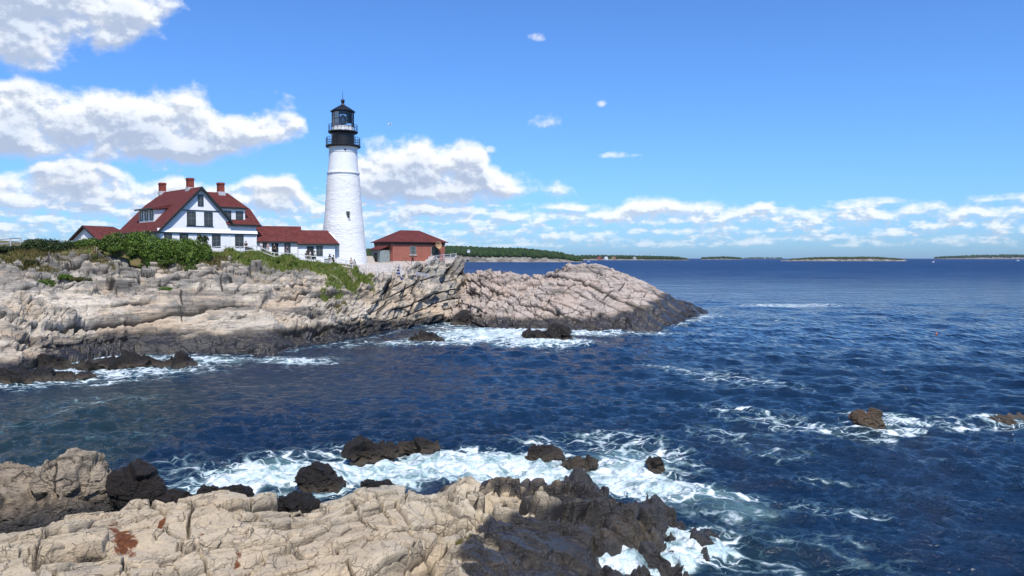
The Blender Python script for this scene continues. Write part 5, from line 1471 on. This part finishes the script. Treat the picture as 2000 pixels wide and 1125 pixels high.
def person(label, loc, rz, h, top, legs, hair, skin=0, stride=.1, arm=.0, dress=False, longhair=False, bag=None, lean=0.0):
    e = empty('person', loc, rz); tag(e, label, 'person')
    k = h/1.72
    def J(x, y, z): return Vector((x*k, (y - lean*max(0, z-.95))*k, z*k))
    hip = J(0,0,.95); ab = J(0,-.01,1.12); ch = J(0,0,1.33); nk = J(0,.01,1.49); hd0 = J(0,-.01,1.56); hd1 = J(0,-.02,1.64)
    sL, sR = J(-.17,0,1.40), J(.17,0,1.40); eL, eR = J(-.22,.02,1.12), J(.22,.02-arm*.2,1.12+arm*.1)
    wL, wR = J(-.22,-.06,.88), J(.20,-.10-arm*.2,.90+arm*.35)
    hL, hR = J(-.09,0,.90), J(.09,0,.90); kL, kR = J(-.09,-stride-.03,.50), J(.10,stride-.03,.50); aL, aR = J(-.09,-stride*1.2,.09), J(.10,stride*1.8,.09)
    fL, fR = J(-.10,-stride*1.2-.17,.03), J(.11,stride*1.8-.17,.03)
    mL, mR = J(-.22,-.09,.82), J(.20,-.14-arm*.2,.85+arm*.4)
    Vt = [hip,ab,ch,nk,hd0,hd1,sL,eL,wL,mL,sR,eR,wR,mR,hL,kL,aL,fL,hR,kR,aR,fR]
    Ed = [(0,1),(1,2),(2,3),(3,4),(4,5),(2,6),(6,7),(7,8),(8,9),(2,10),(10,11),(11,12),(12,13),(0,14),(14,15),(15,16),(16,17),(0,18),(18,19),(19,20),(20,21)]
    Rd = [(.135,.10),(.12,.09),(.145,.10),.055,.078,.092,.055,.042,.028,.024,.055,.042,.028,.024,.085,.06,.038,.03,.085,.06,.038,.03]
    Rd = [tuple(x*k for x in r) if isinstance(r, tuple) else r*k for r in Rd]
    body = skin_obj('body', Vt, Ed, Rd, SKIN[skin], e)
    # fingers and face
    f = MB()
    for s_, m_ in ((-1, mL), (1, mR)):
        for q, (dx_, L) in enumerate(((-.030,.060),(-.010,.072),(.010,.068),(.028,.052))):
            a = m_+Vector((dx_*.6*k, -.005, -.012)); f.tube([a, a+Vector((0,-.012*k,-L*.55*k)), a+Vector((0,-.03*k,-L*k))], [.009*k,.008*k,.006*k], 5)
        a = m_+Vector((-s_*.022*k,-.01*k,.02*k)); f.tube([a, a+Vector((-s_*.02*k,-.02*k,-.035*k))], [.010*k,.007*k], 5)
    f.tube([hd1+Vector((0,-.085*k,-.005*k)), hd1+Vector((0,-.112*k,-.03*k))], [.008*k,.014*k], 5)
    for s_ in (-1,1): f.ball(hd1+Vector((s_*.088*k,.01*k,-.015*k)), .02*k, 6, 4)
    f.build('hands_and_face_detail', SKIN[skin], body, True)
    # shirt
    skin_obj('shirt', [J(0,0,.98),ab,ch,J(0,.01,1.45),sL,J(-.205,.01,1.22),sR,J(.205,.01-arm*.1,1.22)], [(0,1),(1,2),(2,3),(2,4),(4,5),(2,6),(6,7)],
             [tuple(x*k for x in r) if isinstance(r, tuple) else r*k for r in [(.155,.118),(.145,.112),(.168,.122),.075,.078,.064,.078,.064]], cloth(top), e)
    if dress:
        MB().lathe([(.155*k,1.02*k),(.19*k,.85*k),(.25*k,.55*k),(.24*k,.54*k)], 14).build('skirt', cloth(legs), e, True)
    else:
        skin_obj('trousers', [J(0,0,.97),hL,kL,J(-.09,-stride*1.2,.14),hR,kR,J(.10,stride*1.8,.14)], [(0,1),(1,2),(2,3),(0,4),(4,5),(5,6)],
             [tuple(x*k for x in r) if isinstance(r, tuple) else r*k for r in [(.15,.115),.10,.075,.058,.10,.075,.058]], cloth(legs), e)
    hb = MB().ball(hd1+Vector((0,.022*k,.03*k)), .105*k, 12, 8, 1.0)
    if longhair: hb.tube([hd1+Vector((0,.06*k,.02*k)), J(0,.10,1.42), J(0,.11,1.28)], [.09*k,.08*k,.04*k], 8)
    hb.build('hair', HAIR[hair], e, True)
    if bag: MB().ball(J(0,.17,1.22), .16*k, 10, 8, 1.35).build('backpack', cloth(bag), e, True)
    return e
WHT, BLK, NAV, TAN, LAV, BLU, GRY, OLV, PNK = (.72,.72,.72),(.02,.02,.022),(.03,.045,.11),(.42,.30,.17),(.48,.36,.58),(.07,.10,.32),(.22,.23,.25),(.12,.11,.06),(.62,.35,.38)
def at_foot(px, D): return gpt(px, D)
ppl = [
 ('person in dark clothes standing by the spiky plant at the house corner',481,111.6,.4,1.7,BLK,NAV,0,0,{}),
 ('person in white shirt with dark hair before the first passage window',511,112.4,.9,1.68,WHT,GRY,0,1,dict(stride=.16)),
 ('person in pale pink top before the passage door',524,112.8,-.5,1.62,PNK,WHT,1,0,dict(longhair=True)),
 ('person in black at the last window of the longer passage',536.5,113.0,2.6,1.75,BLK,BLK,0,0,{}),
 ('person in dark top and grey trousers near the right end of the longer passage',561,113.4,1.2,1.7,NAV,GRY,0,0,dict(stride=.18)),
 ('person with black hair in dark top left of the shorter passage door',599,113.9,.2,1.72,BLK,GRY,0,1,dict(arm=.6)),
 ('person in white shirt and pale trousers beside the shorter passage door',606,114.3,-.9,1.65,WHT,TAN,1,0,dict(stride=.15)),
 ('person in white shirt and black trousers in front of the shorter passage door',615,114.0,2.4,1.74,WHT,BLK,0,1,{}),
 ('slim person in dark top with long hair at the rail left of the lighthouse',644.5,114.6,2.9,1.72,BLK,GRY,0,0,dict(longhair=True)),
 ('person in grey shirt and shorts, arm raised, at the rail left of the lighthouse',651.5,114.4,2.2,1.68,GRY,BLK,0,1,dict(arm=.9, bag=(.05,.05,.05))),
 ('person in tan shirt at the foot of the lighthouse',686,115.4,.5,1.66,TAN,GRY,1,0,dict(stride=.14)),
 ('person in olive clothes with backpack at the foot of the lighthouse',692.5,115.0,.1,1.76,OLV,BLK,0,1,dict(bag=(.10,.08,.05))),
 ('person in lavender top and blue dress on the pale path',778.5,117.3,2.9,1.74,LAV,BLU,0,0,dict(dress=True, longhair=True, bag=(.04,.04,.12))),
 ('person in blue shirt walking beside the lavender top on the pale path',784.5,118.0,2.6,1.70,BLU,WHT,1,0,dict(stride=.2)),
 ('person in dark clothes in front of the brick wall by the stone wall',806,122.8,1.6,1.72,GRY,BLK,0,1,{}),
]
for lb, px, D, rz, h, top, legs, hair, sk_, kw in ppl:
    person(lb, at_foot(px, D), rz, h, top, legs, hair, sk_, **kw)

# ================================================================ far shores and islands
M_far = paint('far_rock_shore', (0.22,0.20,0.17), 0.9, 0.2, 0.5, 0.05)
def far_leaf(name, a, b):
    m, nt, bs = new_mat(name); g = NT(nt)
    geo = g.n('ShaderNodeNewGeometry')
    col = g.mix(geo.outputs['Random Per Island'], a, b)
    col = g.mix(g.ramp(g.noise(geo.outputs['Position'], 0.25, 4.0, 0.65), 0.4, 0.7, 0, .6), col, tuple(x*.5 for x in a))
    g.l(col, bs.inputs['Base Color']); bs.inputs['Roughness'].default_value = 0.9; bs.inputs['Specular IOR Level'].default_value = .1
    return m
M_wood = far_leaf('far_tree_crowns', (0.020,0.040,0.014), (0.045,0.075,0.022))
M_scrub = far_leaf('island_scrub', (0.035,0.055,0.020), (0.075,0.09,0.03))

def far_land(name, prof, D, depth, shore_y=None, crown=6.0, n=600, seed=0, wood='far_wood', wood_label='', mat=None, rockh=4.0, wmat=None):
    """prof: list of (px, y of the skyline). A low rocky body of land with a wood of many crowns on it"""
    g = np.random.default_rng(seed)
    pxs = np.linspace(prof[0][0], prof[-1][0], 160); ys = np.interp(pxs, [p[0] for p in prof], [p[1] for p in prof])
    xs = (pxs-1000)/F*D
    zt = np.maximum(CAMZ + (504.0-ys)/F*(D+depth*.4), 0.4)
    tv = np.linspace(0, 1, 14)
    Pn_ = []
    for t in tv:
        hh = np.sin(math.pi*min(t*1.25, 1)/2)**.6 if t < .8 else math.cos((t-.8)/.2*math.pi/2)
        jag = fbm(np.stack([xs/(depth*.06), 0*xs+t*9, 0*xs+seed], 1).astype(np.float32), 4, seed)
        zr_ = np.minimum(rockh*(1+.6*jag), np.maximum(zt,1))
        zz = np.where(t < .12, zr_*t/.12, zr_ + np.maximum(zt-zr_-crown*.55, 0)*hh)
        if t == 0: zz = 0*xs - 1.5
        y_ = D + depth*(t**1.4) + jag*depth*.03
        Pn_.append(np.stack([xs*(y_/D), y_, zz], 1))
    G_ = np.stack(Pn_)
    land = link_mesh(name, np_mesh(name, G_.reshape(-1,3), grid_faces(*G_.shape[:2])), M_far); tag(land, kind='structure')
    if n:
        # crowns: rough little balls
        import bmesh
        bm = bmesh.new(); bmesh.ops.create_icosphere(bm, subdivisions=2, radius=1.0)
        bv = np.array([v.co[:] for v in bm.verts], np.float32); bf = np.array([[v.index for v in f_.verts] for f_ in bm.faces], np.int32); bm.free()
        VV = []; FF = []; b0 = 0
        for k in range(n):
            t = g.uniform(.14,.62)**1.0; i = g.integers(2, 158); row = t*13; r0 = int(row); fr_ = row-r0
            p = G_[r0, i]*(1-fr_)+G_[r0+1, i]*fr_
            if zt[i] < rockh*.9+crown*.3: continue
            s = crown*g.uniform(.55,1.15)*min(1, (zt[i]-rockh*.6)/crown/.8 if zt[i] < rockh+crown else 1)
            v = bv*(1+.28*vnoise(bv*1.7+k*5.3, seed)[:,None])*np.array([s*.62, s*.62, s*.75]) + p + np.array([g.normal(0, crown*.4), 0, s*.35])
            VV.append(v); FF.append(bf+b0); b0 += len(bv)
        o = link_mesh(wood, np_mesh(wood, np.concatenate(VV), np.concatenate(FF)), wmat or M_wood)
        tag(o, wood_label, 'wood', kind='stuff')
    return land
far_land('far_shore', [(700,490),(760,487),(830,484),(880,482),(930,484),(975,486),(1020,487),(1060,491),(1090,495),(1112,501),(1124,506),(1138,509.5)], 1900, 420, crown=9, n=2600, seed=3, wood_label='dark evergreen wood covering the headland across the water', rockh=1.7)
far_land('far_shore', [(1105,503),(1140,500.5),(1200,501),(1260,502),(1310,503.5),(1345,505.5)], 3600, 500, crown=12, n=900, seed=5, wood_label='low wooded shore beyond the first far headland', rockh=2.2)
far_land('far_hills', [(1255,503),(1285,502.2),(1330,503.6)], 6200, 700, crown=14, n=300, seed=6, wood_label='faint low wooded hump behind the second shore', rockh=2.2)
far_land('island', [(1370,504.2),(1390,503),(1412,501.8),(1430,503),(1448,504.2)], 5200, 300, crown=10, n=260, seed=7, wood_label='scrub on the tiny island in the middle distance', rockh=2.2)
far_land('island', [(1525,508.6),(1545,507),(1570,504.5),(1600,503),(1650,502.5),(1690,502),(1720,503),(1745,505),(1770,508)], 2560, 150, crown=4.2, n=1000, seed=8, wood_label='low green scrub on the long rocky island', rockh=3.6, wmat=M_scrub)
far_land('far_hills', [(1820,503.6),(1860,501.5),(1900,499.5),(1950,498.5),(2000,498.5),(2080,499),(2200,501)], 8500, 900, crown=20, n=900, seed=9, wood_label='long distant wooded ridge on the right horizon', rockh=2.2)
far_land('far_hills', [(1440,504.2),(1480,503.4),(1530,503.8)], 9500, 700, crown=16, n=120, seed=10, wood_label='thin distant strip of wood on the horizon left of the rocky island', rockh=2.2)

# houses on the far shore
def cottage(label, px, y, D, w_, wall, roofc, group='houses on the far shore'):
    p = at_depth(px, y, D)
    e = empty('house', p, random.uniform(-.4,.4)); tag(e, label, 'house', group)
    MB().prism([(-w_/2,0,-3),(w_/2,0,-3),(w_/2,0,w_*.45),(0,0,w_*.8),(-w_/2,0,w_*.45)], (0,w_*1.2,0)).build('wall', wall, e)
    r = slab([(-w_*.56,-.6,w_*.40),(0,-.6,w_*.83),(0,w_*1.25,w_*.83),(-w_*.56,w_*1.25,w_*.40)], .4); b = slab([(0,-.6,w_*.83),(w_*.56,-.6,w_*.40),(w_*.56,w_*1.25,w_*.40),(0,w_*1.25,w_*.83)], .4); r.add(b.v, b.f)
    r.build('roof', roofc, e)
    for k in (-1,1): MB().box(k*w_*.2-w_*.07, k*w_*.2+w_*.07, -.15, -.02, w_*.08, w_*.32).build('window', M['glass'], e)
cottage('white house among the dark trees of the far headland', 915, 491, 1895, 6, M['trimw'], M['flash'], None)
cottage('reddish house at the waterline of the second far shore', 1170, 506.2, 3560, 18, M['brick'], M['roof'])
cottage('white house with red roof on the second far shore', 1184, 505.6, 3570, 16, M['trimw'], M['roof'])
cottage('brown house near the middle of the second far shore', 1198, 506, 3560, 17, M['wood'], M['roof'])
cottage('small pale house at the right part of the second far shore', 1240, 505.8, 3560, 13, M['sill'], M['flash'])

# ================================================================ boats, buoys, gull
M_hull = paint('white_hull', (0.80,0.80,0.80), 0.35, 0.5, 0.03)
M_or = paint('orange_buoy', (0.65,0.16,0.03), 0.5, 0.4, 0.1)
def boat(label, px, y, L, rz, cabin=True, mast=0.0, hull=None):
    p = at_z(px, y, -.1); e = empty('boat', p, rz); tag(e, label, 'boat')
    st_ = []
    for i in range(9):
        t = i/8; wd = .17*L*(1-max(0,(t-.45)/.55)**2.2)*(0.85+.15*min(1,t*4)); sh = .10*L*(1+.5*t*t)
        st_.append([(L*(t-.5), -wd, sh),(L*(t-.5), -wd*.75, 0),(L*(t-.5), 0, -.05*L),(L*(t-.5), wd*.75, 0),(L*(t-.5), wd, sh)])
    vs = [q for s_ in st_ for q in s_]; fs = []
    for i in range(8):
        for k in range(4): fs.append((i*5+k,(i+1)*5+k,(i+1)*5+k+1,i*5+k+1))
        fs.append((i*5+4,(i+1)*5+4,(i+1)*5,i*5))
    fs.append((0,1,2,3,4))
    MB().add(vs, fs).build('hull', hull or M_hull, e)
    if cabin:
        c_ = MB().prism([(-.12*L,-.11*L,.10*L),(.22*L,-.11*L,.12*L),(.14*L,-.11*L,.27*L),(-.10*L,-.11*L,.28*L)], (0,.22*L,0)).build('cabin', M_hull, e)
        MB().box(-.08*L,.13*L,-.113*L,-.1102*L,.19*L,.25*L).build('window', M['glass'], c_)
    if mast: MB().tube([(0,0,.1*L),(0,0,mast*L)], [.012*L,.006*L], 6).build('mast', M['steel'], e)
    return e
boat('white motorboat on open water left of the distant right ridge', 1823, 512.6, 9.5, .5, True, .7)
boat('small white boat near the right edge below the distant ridge', 1988, 509.8, 13, .2, True, .9)
boat('tiny white boat close to the pale far shore left of the rocky point', 1076, 511.6, 9, .1, True, 0)
boat('small low white boat off the end of the far headland', 1150, 511.2, 10, 2.9, True, 0)
bp_ = at_z(1829, 652.5, 0.0)
by = empty('buoy', bp_); tag(by, 'small orange lobster-pot buoy on the open water at right', 'buoy')
MB().lathe([(.03,-.12),(.10,-.08),(.13,.03),(.10,.13),(.03,.19)], 14).build('float', M_or, by, True)
MB().tube([(0,0,.18),(0,0,.34)], [.012,.010], 6).build('stick', M['trimw'], by)
p = at_depth(761, 243, 95.0)
# ================================================================ sea air
M_haze = bpy.data.materials.new('sea_haze'); M_haze.use_nodes = True
hn = M_haze.node_tree; hn.nodes.remove(hn.nodes['Principled BSDF'])
pv = hn.nodes.new('ShaderNodeVolumePrincipled'); pv.inputs['Color'].default_value = (0.80,0.89,1.0,1); pv.inputs['Density'].default_value = 1.6e-5; pv.inputs['Anisotropy'].default_value = 0.2
hn.links.new(pv.outputs[0], hn.nodes['Material Output'].inputs['Volume'])
hz_ = MB().box(-15500, 15500, -60, 15500, -6, 75).build('haze', M_haze); tag(hz_, kind='stuff')

M_gull = paint('gull_white', (0.78,0.78,0.78), 0.7, 0.2, 0.05)
gl = empty('gull', p, math.radians(25)); tag(gl, 'white gull gliding in the sky right of the lighthouse lantern', 'bird')
gv = [(-.26,0,0),(-.12,0,.01),(.05,0,.02),(.18,0,.03),(.26,0,.03),(.32,0,.02),(0,.22,.08),(-.02,.42,.12),(-.10,.64,.09),(0,-.22,.08),(-.02,-.42,.12),(-.10,-.64,.09)]
skin_obj('body', gv, [(0,1),(1,2),(2,3),(3,4),(4,5),(2,6),(6,7),(7,8),(2,9),(9,10),(10,11)], [(.05,.015),.05,.075,.05,.042,.012,(.03,.09),(.02,.07),(.008,.02),(.03,.09),(.02,.07),(.008,.02)], M_gull, gl, 2)
